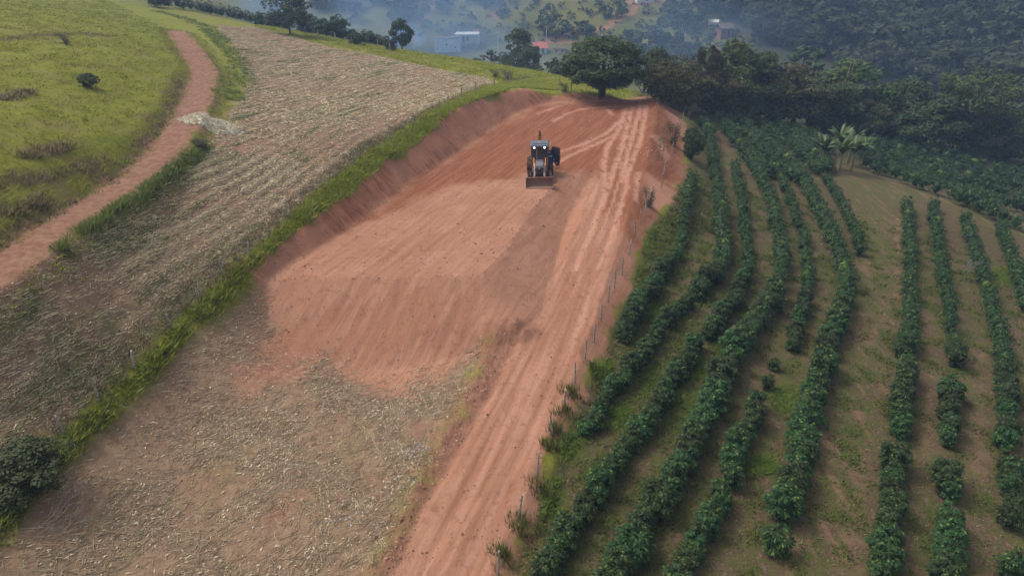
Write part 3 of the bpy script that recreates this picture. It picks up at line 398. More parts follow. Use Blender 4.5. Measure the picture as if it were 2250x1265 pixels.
          (175.91, 249.53, -3.45), (132.06, 273.52, -4.11), (142.49, 201.67, -20.02), (162.85, 245.39, -6.74), (164.55, 247.81, -5.77), (130.91, 244.54, -12.27), (137.67, 283.43, -0.37), (134.25, 202.8, -20.58), (136.15, 209.84, -19.41),
          (112.14, 282.88, -5.17), (101.66, 244.85, -16.7), (125.83, 231.4, -16.3), (103.84, 260.17, -12.8), (164.77, 225.1, -12.16), (160.13, 259.86, -2.97), (142.87, 248.46, -9.15), (156.83, 201.02, -18.74), (163.98, 260.98, -2.05),
          (166.03, 201.26, -17.68), (140.66, 229.39, -14.68), (120.88, 220.38, -19.14), (150.97, 193.32, -20.48), (96.09, 283.37, -7.89), (142.63, 273.39, -2.2), (167.34, 270.27, 1.04), (129.41, 287.22, -0.81), (143.18, 205.27, -19.41),
          (134.07, 266.43, -5.68), (164.15, 234.87, -9.56), (161.19, 219.76, -14.09), (158.01, 277.56, 1.54), (153.8, 237.76, -10.4), (107.74, 246.3, -15.5), (122.34, 236.03, -15.72), (183.91, 224.36, -9.31), (155.95, 214.5, -16.09),
          (176.48, 228.39, -9.41), (143.99, 238.69, -11.71), (203.2, 252.37, 1.78), (156.89, 277.7, 1.39), (154.62, 257.67, -4.48), (170.17, 220.36, -12.6), (136.4, 192.83, -21.45), (130.95, 225.88, -16.87), (101.61, 257.51, -13.82),
          (132.84, 234.6, -14.53), (167.17, 213.37, -14.81), (133.74, 256.01, -8.64), (90.85, 255.41, -16.0), (89.72, 273.5, -11.73), (111.55, 292.84, -2.41), (123.21, 267.96, -7.29), (85.1, 260.55, -15.71), (99.93, 288.24, -5.81),
          (94.3, 296.34, -4.37), (152.06, 232.56, -12.11), (112.04, 228.43, -18.63), (157.65, 182.44, -21.45), (98.79, 300.69, -2.28), (136.94, 244.75, -11.2), (98.23, 249.31, -16.24), (99.66, 252.59, -15.29), (106.21, 236.68, -17.76),
          (127.72, 249.64, -11.45), (103.59, 244.79, -16.44), (130.08, 232.61, -15.43), (117.39, 264.28, -9.36), (103.06, 265.45, -11.58), (102.42, 257.31, -13.74), (118.27, 261.53, -9.94), (124.69, 236.06, -15.38), (134.33, 251.81, -9.7),
          (115.89, 242.71, -15.1), (106.55, 257.85, -12.93), (127.18, 240.51, -13.91), (133.53, 242.62, -12.35), (124.09, 230.58, -16.72), (121.54, 230.22, -17.13), (123.4, 248.43, -12.5), (92.0, 264.72, -13.62), (95.09, 254.18, -15.63),
          (135.39, 248.73, -10.37), (123.83, 233.33, -16.14), (124.69, 257.28, -9.93), (129.69, 245.18, -12.3), (125.49, 247.26, -12.45), (128.45, 235.69, -14.92), (132.88, 248.22, -10.94), (114.65, 236.37, -16.71), (138.03, 253.31, -8.62),
          (136.16, 254.96, -8.49), (106.16, 259.35, -12.61), (115.53, 249.26, -13.58), (113.05, 249.76, -13.86), (139.06, 250.6, -9.2), (98.17, 248.78, -16.36), (141.4, 257.26, -6.89), (134.25, 262.3, -6.79), (113.13, 253.61, -12.89),
          (118.06, 236.23, -16.28), (114.45, 240.59, -15.81), (90.03, 255.09, -16.19), (91.94, 261.79, -14.35), (122.9, 248.27, -12.62), (130.72, 233.56, -15.11), (116.45, 250.32, -13.16), (110.03, 258.5, -12.17), (95.7, 245.05, -17.49),
          (128.67, 259.12, -8.71), (121.7, 234.61, -16.14), (128.93, 256.0, -9.51), (105.04, 264.92, -11.38), (123.6, 262.64, -8.67), (92.3, 266.31, -13.18), (89.19, 260.52, -15.09), (102.92, 273.9, -9.35), (95.9, 266.75, -12.46),
          (123.68, 254.67, -10.81), (115.45, 257.42, -11.52), (101.12, 269.5, -10.85), (114.71, 260.53, -10.83), (131.15, 250.17, -10.71), (96.13, 265.78, -12.67), (124.5, 255.6, -10.41), (110.39, 240.72, -16.36), (136.83, 250.41, -9.65),
          (118.85, 265.22, -8.84), (124.51, 259.28, -9.42), (97.63, 244.06, -17.42), (134.22, 233.53, -14.6), (123.54, 185.68, -22.25), (123.69, 189.45, -22.15), (104.82, 224.6, -20.04), (126.13, 185.48, -22.2), (117.13, 201.58, -21.79),
          (124.45, 204.48, -21.11), (131.92, 187.21, -22.0), (113.73, 222.56, -19.49), (124.77, 211.7, -20.2), (116.95, 218.84, -19.79), (122.2, 203.4, -21.36), (123.19, 211.53, -20.35), (129.44, 192.04, -21.83), (123.01, 218.18, -19.32),
          (120.63, 181.5, -22.31), (119.47, 219.04, -19.51), (130.9, 193.77, -21.65), (121.16, 219.05, -19.35), (115.02, 202.04, -21.87), (127.09, 191.52, -21.95), (123.17, 216.62, -19.57), (105.17, 225.82, -19.81),
          (116.13, 221.25, -19.47), (122.81, 210.72, -20.49), (114.77, 228.92, -18.23), (121.05, 202.8, -21.48), (119.83, 225.24, -18.36), (125.29, 187.09, -22.18), (119.75, 201.5, -21.66), (128.16, 181.24, -22.25), (107.77, 222.99, -20.0),
          (127.61, 203.82, -20.97), (126.06, 197.26, -21.65), (124.9, 204.61, -21.07), (118.85, 199.8, -21.83), (123.65, 188.92, -22.17), (126.9, 195.28, -21.74), (123.47, 210.39, -20.48), (122.47, 203.82, -21.31), (116.77, 204.99, -21.54),
          (74.93, 293.57, -8.39), (71.61, 298.23, -7.44), (63.38, 291.92, -10.63), (68.2, 301.52, -6.89), (76.49, 289.91, -9.26), (61.75, 295.84, -9.64), (61.91, 287.15, -12.29), (83.56, 288.15, -8.63), (86.21, 300.78, -4.34),
          (61.1, 293.41, -10.49), (65.27, 299.87, -7.85), (73.83, 301.6, -6.03), (77.35, 291.07, -8.77), (73.88, 295.55, -7.94), (81.22, 286.34, -9.55), (61.67, 289.92, -11.49), (86.71, 286.62, -8.56), (85.65, 292.28, -7.05),
          (75.51, 293.6, -8.29), (69.53, 284.65, -11.9), (67.02, 283.21, -12.7), (81.27, 285.61, -9.76), (-60.26, 319.92, -5.64), (-51.41, 324.97, -3.43), (-74.39, 314.52, -7.87), (-57.51, 320.12, -5.43), (-76.46, 309.86, -9.42),
          (-78.84, 323.9, -4.2), (-63.83, 321.59, -5.18), (-58.21, 314.26, -7.52), (-62.62, 299.36, -12.43), (-66.83, 323.42, -4.58), (-76.92, 311.27, -8.92), (-64.3, 308.55, -9.78), (-68.36, 308.53, -9.92), (-68.65, 309.28, -9.68),
          (-58.0, 320.71, -5.24), (-69.97, 312.72, -8.53), (-60.48, 318.89, -6.02), (-63.33, 308.81, -9.65), (-52.82, 314.76, -7.01), (-62.45, 320.83, -5.41), (-67.32, 321.4, -5.34), (-51.77, 312.64, -7.67), (-54.85, 313.53, -7.56),
          (-52.35, 313.49, -7.41), (-71.11, 310.81, -9.2), (-64.37, 323.95, -4.32), (-63.61, 319.43, -5.96), (-64.79, 309.57, -9.46), (-79.93, 310.95, -8.83), (-77.48, 309.25, -9.57), (46.21, 255.61, -21.48), (54.31, 259.34, -20.09),
          (62.0, 258.77, -19.3), (50.55, 269.96, -18.37), (42.84, 259.81, -21.13), (54.65, 269.25, -18.04), (66.01, 262.66, -18.0), (53.45, 266.7, -18.75), (58.15, 258.75, -19.76), (58.59, 265.57, -18.36), (50.01, 268.72, -18.71),
          (51.55, 270.57, -18.11), (42.82, 271.81, -18.76), (59.17, 253.75, -20.5), (-7.53, 326.23, -3.73), (-18.02, 316.33, -6.87), (-11.82, 319.88, -5.92), (-14.62, 316.34, -7.06), (-13.03, 314.75, -7.71), (-11.92, 317.34, -6.84),
          (-7.45, 320.39, -5.92), (-9.07, 318.24, -6.65), (-42.16, 299.89, -11.64), (-45.62, 305.96, -9.59), (-43.99, 294.91, -13.29), (-46.69, 307.37, -9.15), (-46.09, 304.7, -10.05), (-36.04, 316.02, -6.06), (-40.72, 299.19, -11.89),
          (-39.11, 306.51, -9.26))}

# ---------------------------------------------------------------- helpers
COL = scene.collection
def link(o, parent=None):
    COL.objects.link(o)
    if parent is not None: o.parent = parent
    return o
def tag(o, label=None, cat=None, group=None, kind=None):
    if label: o['label'] = label
    if cat: o['category'] = cat
    if group: o['group'] = group
    if kind: o['kind'] = kind
    return o
def empty(name, loc=(0, 0, 0), rz=0.0, scale=1.0):
    o = bpy.data.objects.new(name, None); o.location = loc; o.rotation_euler = (0, 0, rz)
    o.scale = (scale,) * 3 if not isinstance(scale, tuple) else scale
    o.empty_display_size = 0.2
    return link(o)

def np_mesh(name, V, F, mat=None, smooth=False, attr=None):
    """triangles or quads from arrays; attr: {name: per-vertex (n,4) colours}"""
    V = np.asarray(V, np.float32); F = np.asarray(F, np.int32); k = F.shape[1]
    m = bpy.data.meshes.new(name)
    m.vertices.add(len(V)); m.vertices.foreach_set('co', V.ravel())
    m.loops.add(F.size); m.loops.foreach_set('vertex_index', F.ravel())
    m.polygons.add(len(F)); m.polygons.foreach_set('loop_start', np.arange(0, F.size, k, dtype=np.int32))
    m.polygons.foreach_set('loop_total', np.full(len(F), k, np.int32))
    m.polygons.foreach_set('use_smooth', np.full(len(F), smooth, bool))
    if attr:
        for n, a in attr.items():
            at_ = m.attributes.new(n, 'FLOAT_COLOR', 'POINT'); at_.data.foreach_set('color', np.asarray(a, np.float32).ravel())
    m.update(calc_edges=True)
    if mat: m.materials.append(mat)
    return m
def mesh_obj(name, V, F, mat, parent=None, smooth=False):
    return link(bpy.data.objects.new(name, np_mesh(name, V, F, mat, smooth)), parent)

class MB:
    """collects bevel-less boxes, tubes and prisms, builds ONE mesh"""
    def __init__(s): s.bm = bmesh.new()
    def box(s, c, size, rot=None, taper=1.0, bevel=0.0):
        r = bmesh.ops.create_cube(s.bm, size=1.0); vs_ = r['verts']
        for v in vs_:
            t = taper if v.co.z > 0 else 1.0
            v.co = Vector((v.co.x * size[0] * t, v.co.y * size[1] * t, v.co.z * size[2]))
        if bevel:
            es = list({e for v in vs_ for e in v.link_edges})
            rb = bmesh.ops.bevel(s.bm, geom=es, offset=bevel, segments=2, affect='EDGES', profile=0.6)
            vs_ = list({v for f in rb['faces'] for v in f.verts} | {v for v in vs_ if v.is_valid})
            isl = set(vs_); st = list(vs_)
            while st:
                v = st.pop()
                for e in v.link_edges:
                    o = e.other_vert(v)
                    if o not in isl: isl.add(o); st.append(o)
            vs_ = list(isl)
        M = (rot.to_matrix() if rot is not None and hasattr(rot, 'to_matrix') else Matrix.Identity(3))
        for v in vs_: v.co = M @ v.co + Vector(c)
        return s
    def tube(s, pts, rad, n=8, cap=True):
        pts = [Vector(p) for p in pts]; rad = [rad] * len(pts) if not isinstance(rad, (list, tuple)) else rad
        rings = []
        for i, p in enumerate(pts):
            d = (pts[min(i + 1, len(pts) - 1)] - pts[max(i - 1, 0)]).normalized()
            a = d.orthogonal().normalized() if i == 0 else (prev - d * prev.dot(d)).normalized()
            prev = a; b = d.cross(a)
            rings.append([s.bm.verts.new(p + (a * math.cos(t) + b * math.sin(t)) * rad[i]) for t in [2 * math.pi * k / n for k in range(n)]])
        for r0, r1 in zip(rings[:-1], rings[1:]):
            for k in range(n): s.bm.faces.new((r0[k], r0[(k + 1) % n], r1[(k + 1) % n], r1[k]))
        if cap: s.bm.faces.new(rings[0][::-1]); s.bm.faces.new(rings[-1])
        return s
    def prism(s, poly, axis, a, b):
        """poly in the two other axes, extruded along axis from a to b"""
        def P(u, v, w): return {'x': (w, u, v), 'y': (u, w, v), 'z': (u, v, w)}[axis]
        A = [s.bm.verts.new(P(u, v, a)) for u, v in poly]; B = [s.bm.verts.new(P(u, v, b)) for u, v in poly]
        n = len(poly)
        for k in range(n): s.bm.faces.new((A[k], A[(k + 1) % n], B[(k + 1) % n], B[k]))
        s.bm.faces.new(A[::-1]); s.bm.faces.new(B)
        return s
    def lathe(s, prof, axis='x', c=(0, 0, 0), n=24):
        """profile (radius, along) swept about an axis through c"""
        rings = []
        for r, w in prof:
            ring = []
            for k in range(n):
                t = 2 * math.pi * k / n; u, v = r * math.cos(t), r * math.sin(t)
                ring.append(s.bm.verts.new(Vector(c) + Vector({'x': (w, u, v), 'y': (u, w, v), 'z': (u, v, w)}[axis])))
            rings.append(ring)
        for r0, r1 in zip(rings[:-1], rings[1:]):
            for k in range(n): s.bm.faces.new((r0[k], r0[(k + 1) % n], r1[(k + 1) % n], r1[k]))
        s.bm.faces.new(rings[0][::-1]); s.bm.faces.new(rings[-1])
        return s
    def build(s, name, mat, parent=None, smooth=False):
        bmesh.ops.recalc_face_normals(s.bm, faces=s.bm.faces)
        m = bpy.data.meshes.new(name); s.bm.to_mesh(m); s.bm.free(); m.materials.append(mat)
        if smooth:
            for p in m.polygons: p.use_smooth = True
        return link(bpy.data.objects.new(name, m), parent)

# ---------------------------------------------------------------- materials
class NT:
    def __init__(s, name):
        s.m = bpy.data.materials.new(name); s.m.use_nodes = True; s.t = s.m.node_tree
        s.b = s.t.nodes['Principled BSDF']; s.out = s.t.nodes['Material Output']
    def node(s, typ, **kw):
        n = s.t.nodes.new(typ)
        for k, v in kw.items(): setattr(n, k, v)
        return n
    def put(s, sock, v):
        if hasattr(v, 'is_output'): s.t.links.new(v, sock)
        else:
            if isinstance(v, (tuple, list)) and len(v) == 3 and sock.type == 'RGBA': v = (*v, 1)
            sock.default_value = v
    def math(s, op, a, b=None, clamp=False):
        n = s.node('ShaderNodeMath', operation=op, use_clamp=clamp); s.put(n.inputs[0], a)
        if b is not None: s.put(n.inputs[1], b)
        return n.outputs[0]
    def mix(s, f, a, b, blend='MIX'):
        n = s.node('ShaderNodeMix', data_type='RGBA', blend_type=blend)
        s.put(n.inputs[0], f); s.put(n.inputs[6], a); s.put(n.inputs[7], b); return n.outputs[2]
    def noise(s, scale, detail=4, rough=0.55, vec=None, stretch=None, rotz=0.0, distort=0.0):
        n = s.node('ShaderNodeTexNoise'); n.inputs['Scale'].default_value = scale; n.inputs['Detail'].default_value = detail
        n.inputs['Roughness'].default_value = rough; n.inputs['Distortion'].default_value = distort
        if vec is None: vec = s.coord()
        if stretch:
            mr = s.node('ShaderNodeMapping'); mr.inputs['Rotation'].default_value = (0, 0, rotz); s.t.links.new(vec, mr.inputs[0])
            mp = s.node('ShaderNodeMapping'); mp.inputs['Scale'].default_value = stretch
            s.t.links.new(mr.outputs[0], mp.inputs[0]); vec = mp.outputs[0]
        s.t.links.new(vec, n.inputs['Vector']); return n.outputs[0]
    def coord(s):
        if not hasattr(s, '_c'): s._c = s.node('ShaderNodeTexCoord').outputs['Object']
        return s._c
    def ramp(s, f, a, b):
        n = s.node('ShaderNodeMapRange'); n.interpolation_type = 'SMOOTHSTEP'; s.put(n.inputs[0], f)
        n.inputs[1].default_value = a; n.inputs[2].default_value = b; return n.outputs[0]
    def attr(s, name):
        n = s.node('ShaderNodeAttribute', attribute_name=name); sp = s.node('ShaderNodeSeparateColor')
        s.t.links.new(n.outputs['Color'], sp.inputs[0]); return sp.outputs[0], sp.outputs[1], sp.outputs[2], n.outputs['Alpha']
    def bump(s, h, strength=0.5, dist=0.05):
        n = s.node('ShaderNodeBump'); n.inputs['Strength'].default_value = strength; n.inputs['Distance'].default_value = dist
        s.put(n.inputs['Height'], h); s.t.links.new(n.outputs[0], s.b.inputs['Normal'])
    def done(s, col, rough=0.85, spec=0.25, metal=0.0):
        s.put(s.b.inputs['Base Color'], col); s.put(s.b.inputs['Roughness'], rough)
        s.b.inputs['Specular IOR Level'].default_value = spec; s.b.inputs['Metallic'].default_value = metal
        return s.m
    def island(s): return s.node('ShaderNodeNewGeometry').outputs['Random Per Island']
    def objrand(s): return s.node('ShaderNodeObjectInfo').outputs['Random']

def plain(name, col, rough=0.7, spec=0.3, metal=0.0, var=0.25, scale=6.0):
    t = NT(name); n = t.noise(scale, 5)
    c = t.mix(t.ramp(n, 0.3, 0.7), tuple(c * (1 - var) for c in col), tuple(min(1, c * (1 + var)) for c in col))
    return t.done(c, rough, spec, metal)

def leafy(name, dark, light, rough=0.55, spec=0.3, trans=0.25, hue=0.05, tips=None, val=0.35):
    t = NT(name); r = t.island(); o = t.objrand()
    c = t.mix(r, dark, light)
    if tips: c = t.mix(t.math('GREATER_THAN', r, 0.93), c, tips)
    h = t.node('ShaderNodeHueSaturation')
    t.put(h.inputs['Hue'], t.math('ADD', t.math('MULTIPLY', o, hue), 0.5 - hue / 2))
    t.put(h.inputs['Value'], t.math('ADD', t.math('MULTIPLY', o, val), 1.0 - val / 2)); t.put(h.inputs['Color'], c)
    t.done(h.outputs[0], rough, spec)
    if trans:
        tr = t.node('ShaderNodeBsdfTranslucent'); t.t.links.new(h.outputs[0], tr.inputs[0])
        mx = t.node('ShaderNodeMixShader'); mx.inputs[0].default_value = trans
        t.t.links.new(t.b.outputs[0], mx.inputs[1]); t.t.links.new(tr.outputs[0], mx.inputs[2]); t.t.links.new(mx.outputs[0], t.out.inputs[0])
    return t.m

def terrain_material():
    t = NT('earth_and_turf')
    soil, straw, grass, coffee = t.attr('ma'); damp, pale, brown, green = t.attr('mb'); wood, track, red, bank = t.attr('mc')
    farm = t.attr('md')[0]
    n1 = t.noise(0.35, 5); n2 = t.noise(2.2, 5, 0.6); n3 = t.noise(9.0, 4, 0.65); n4 = t.noise(34.0, 3, 0.6)
    st = t.noise(1.0, 5, 0.6, stretch=(2.6, 0.16, 0.3), rotz=0.36)          # scrape marks along the platform
    # bare red earth
    s0 = t.mix(t.ramp(n1, 0.3, 0.72), (0.345, 0.170, 0.105), (0.405, 0.210, 0.138))
    stm = t.ramp(t.noise(0.16, 3), 0.35, 0.65)
    s1 = t.mix(t.math('ADD', t.ramp(st, 0.40, 0.62), t.math('MULTIPLY', stm, 0.45), clamp=True), (0.315, 0.150, 0.092), s0)
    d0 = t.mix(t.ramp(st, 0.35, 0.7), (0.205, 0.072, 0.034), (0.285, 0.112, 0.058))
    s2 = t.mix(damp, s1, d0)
    s2 = t.mix(t.math('MULTIPLY', pale, t.ramp(n2, 0.15, 0.5)), s2, (0.43, 0.222, 0.152))
    s2 = t.mix(t.math('MULTIPLY', t.ramp(n3, 0.56, 0.75), 0.35), s2, (0.45, 0.25, 0.175))
    s2 = t.mix(t.math('MULTIPLY', t.ramp(n2, 0.52, 0.72), 0.45), s2, (0.185, 0.075, 0.046))
    s2 = t.mix(t.math('MULTIPLY', red, t.ramp(n2, 0.1, 0.6)), s2, t.mix(n3, (0.13, 0.055, 0.036), (0.24, 0.12, 0.08)))
    bk = t.noise(1.0, 5, 0.7, stretch=(0.35, 2.2, 0.35), rotz=0.33)
    s2 = t.mix(t.math('MULTIPLY', bank, t.ramp(bk, 0.42, 0.62)), s2, (0.42, 0.178, 0.105))
    # harvested field: brown earth with trash
    f0 = t.mix(t.ramp(n2, 0.32, 0.68), (0.205, 0.126, 0.080), (0.295, 0.196, 0.126))
    fs = t.noise(14.0, 4, 0.7, stretch=(1.0, 0.35, 1.0), rotz=0.5)
    f0 = t.mix(t.math('MULTIPLY', t.ramp(fs, 0.54, 0.68), 0.6), f0, (0.34, 0.27, 0.17))
    f0 = t.mix(t.math('MULTIPLY', t.ramp(n4, 0.55, 0.7), 0.6), f0, (0.145, 0.095, 0.06))
    f0 = t.mix(t.math('MULTIPLY', t.ramp(n1, 0.52, 0.7), 0.55), f0, (0.275, 0.13, 0.088))
    f0 = t.mix(t.math('MULTIPLY', green, t.ramp(n3, 0.35, 0.6)), f0, (0.135, 0.160, 0.045))
    # pasture
    g0 = t.mix(t.ramp(n2, 0.3, 0.7), (0.142, 0.160, 0.014), (0.240, 0.240, 0.026))
    g0 = t.mix(t.ramp(n1, 0.42, 0.68), g0, (0.200, 0.185, 0.045))
    g0 = t.mix(t.math('MULTIPLY', farm, 0.75), g0, t.mix(t.ramp(t.noise(0.06, 5), 0.35, 0.65), (0.055, 0.062, 0.026), (0.125, 0.118, 0.045)))
    g0 = t.mix(t.math('MULTIPLY', t.ramp(n3, 0.5, 0.72), 0.55), g0, (0.075, 0.092, 0.022))
    g0 = t.mix(t.math('MULTIPLY', brown, 0.85), g0, t.mix(n3, (0.075, 0.050, 0.028), (0.15, 0.105, 0.06)))
    # between the coffee rows
    c0 = t.mix(t.ramp(n3, 0.3, 0.7), (0.078, 0.050, 0.032), (0.165, 0.108, 0.068))  # browns set darker, putting this side's dimmer light into the soil colour
    n5 = t.noise(4.5, 5, 0.7); cg = t.math('ADD', t.math('MULTIPLY', green, 0.7), t.math('MULTIPLY', t.ramp(n2, 0.42, 0.58), t.ramp(n5, 0.35, 0.6)), clamp=True)
    c0 = t.mix(t.math('MULTIPLY', t.ramp(n5, 0.52, 0.66), 0.7), c0, (0.21, 0.148, 0.095)); c0 = t.mix(t.math('MULTIPLY', t.ramp(n4, 0.54, 0.66), 0.6), c0, (0.05, 0.034, 0.022))
    c0 = t.mix(t.math('MULTIPLY', cg, t.ramp(n3, 0.25, 0.58)), c0, (0.078, 0.094, 0.021))
    c0 = t.mix(t.math('MULTIPLY', pale, t.ramp(n2, 0.3, 0.6)), c0, (0.20, 0.118, 0.076))
    # woodland floor
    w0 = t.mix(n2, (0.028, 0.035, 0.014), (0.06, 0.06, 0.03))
    tr = t.mix(t.ramp(n2, 0.3, 0.7), (0.190, 0.088, 0.056), (0.300, 0.168, 0.114)); tr = t.mix(t.math('MULTIPLY', t.ramp(n3, 0.5, 0.7), 0.5), tr, (0.16, 0.115, 0.06))
    col = t.mix(straw, g0, f0)
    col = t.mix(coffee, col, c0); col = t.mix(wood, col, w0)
    def ragged(m, k, lo=0.3, hi=0.7): return t.ramp(t.math('ADD', m, t.math('MULTIPLY', t.math('SUBTRACT', t.math('ADD', t.math('MULTIPLY', n3, 0.6), t.math('MULTIPLY', n2, 0.4)), 0.5), k)), lo, hi)
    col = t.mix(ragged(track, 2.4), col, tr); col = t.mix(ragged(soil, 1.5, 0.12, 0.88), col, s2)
    hgt = t.math('ADD', t.math('MULTIPLY', n3, 1.0), t.math('MULTIPLY', n4, 0.5))
    t.bump(hgt, 0.7, 0.07)
    return t.done(col, 0.95, 0.12)

M = {}
M['terrain'] = terrain_material()
M['straw'] = leafy('dry_straw', (0.27, 0.20, 0.115), (0.70, 0.58, 0.39), 0.8, 0.15, 0.1, 0.02)
M['pile'] = leafy('pale_straw', (0.52, 0.46, 0.33), (0.80, 0.74, 0.58), 0.8, 0.15, 0.1, 0.02)
M['verge'] = leafy('lush_grass', (0.135, 0.160, 0.014), (0.285, 0.290, 0.030), 0.6, 0.2, 0.35, 0.03)
M['pasture'] = leafy('pasture_grass', (0.15, 0.17, 0.014), (0.28, 0.275, 0.032), 0.7, 0.15, 0.3, 0.03)
M['dry_grass'] = leafy('dry_grass', (0.13, 0.10, 0.055), (0.29, 0.235, 0.135), 0.8, 0.1, 0.2, 0.02)
M['lush'] = leafy('lush_weeds', (0.080, 0.150, 0.012), (0.165, 0.240, 0.028), 0.6, 0.2, 0.3, 0.03)
M['weed'] = leafy('weeds', (0.058, 0.092, 0.013), (0.135, 0.170, 0.027), 0.6, 0.2, 0.3, 0.03)
M['coffee'] = leafy('coffee_leaf', (0.010, 0.028, 0.009), (0.042, 0.078, 0.018), 0.5, 0.22, 0.12, 0.08, tips=(0.13, 0.17, 0.03), val=0.7)
M['coffee_young'] = leafy('coffee_young_leaf', (0.06, 0.11, 0.025), (0.14, 0.20, 0.045), 0.45, 0.4, 0.2, 0.03)
M['tree_dark'] = leafy('leaf_dark_green', (0.018, 0.036, 0.010), (0.072, 0.098, 0.026), 0.6, 0.25, 0.15, 0.04)
M['tree_olive'] = leafy('leaf_olive', (0.030, 0.036, 0.011), (0.112, 0.108, 0.034), 0.65, 0.2, 0.15, 0.05)
M['tree_brown'] = leafy('leaf_brownish', (0.030, 0.022, 0.015), (0.075, 0.052, 0.036), 0.7, 0.2, 0.1, 0.03)
M['tree_far'] = leafy('leaf_far_wood', (0.018, 0.036, 0.014), (0.070, 0.098, 0.036), 0.65, 0.2, 0.15, 0.06)
M['tree_bright'] = leafy('leaf_fresh_green', (0.035, 0.065, 0.015), (0.11, 0.15, 0.04), 0.6, 0.25, 0.2, 0.04)
M['banana'] = leafy('banana_leaf', (0.042, 0.080, 0.020), (0.095, 0.15, 0.040), 0.45, 0.4, 0.25, 0.03)
M['banana_dry'] = plain('banana_dry_leaf', (0.34, 0.27, 0.16), 0.8)
M['bark'] = plain('bark', (0.085, 0.066, 0.050), 0.9, 0.15, var=0.4)
M['bark_pale'] = plain('pale_bark', (0.26, 0.225, 0.18), 0.9, 0.15, var=0.35)
M['bark_grey'] = plain('bare_grey_wood', (0.20, 0.18, 0.155), 0.9, 0.15, var=0.3)
M['post'] = plain('weathered_post', (0.30, 0.275, 0.245), 0.9, 0.15, var=0.45, scale=9)
M['clod'] = leafy('soil_clod', (0.15, 0.062, 0.038), (0.54, 0.34, 0.24), 0.95, 0.1, 0.0, 0.0)

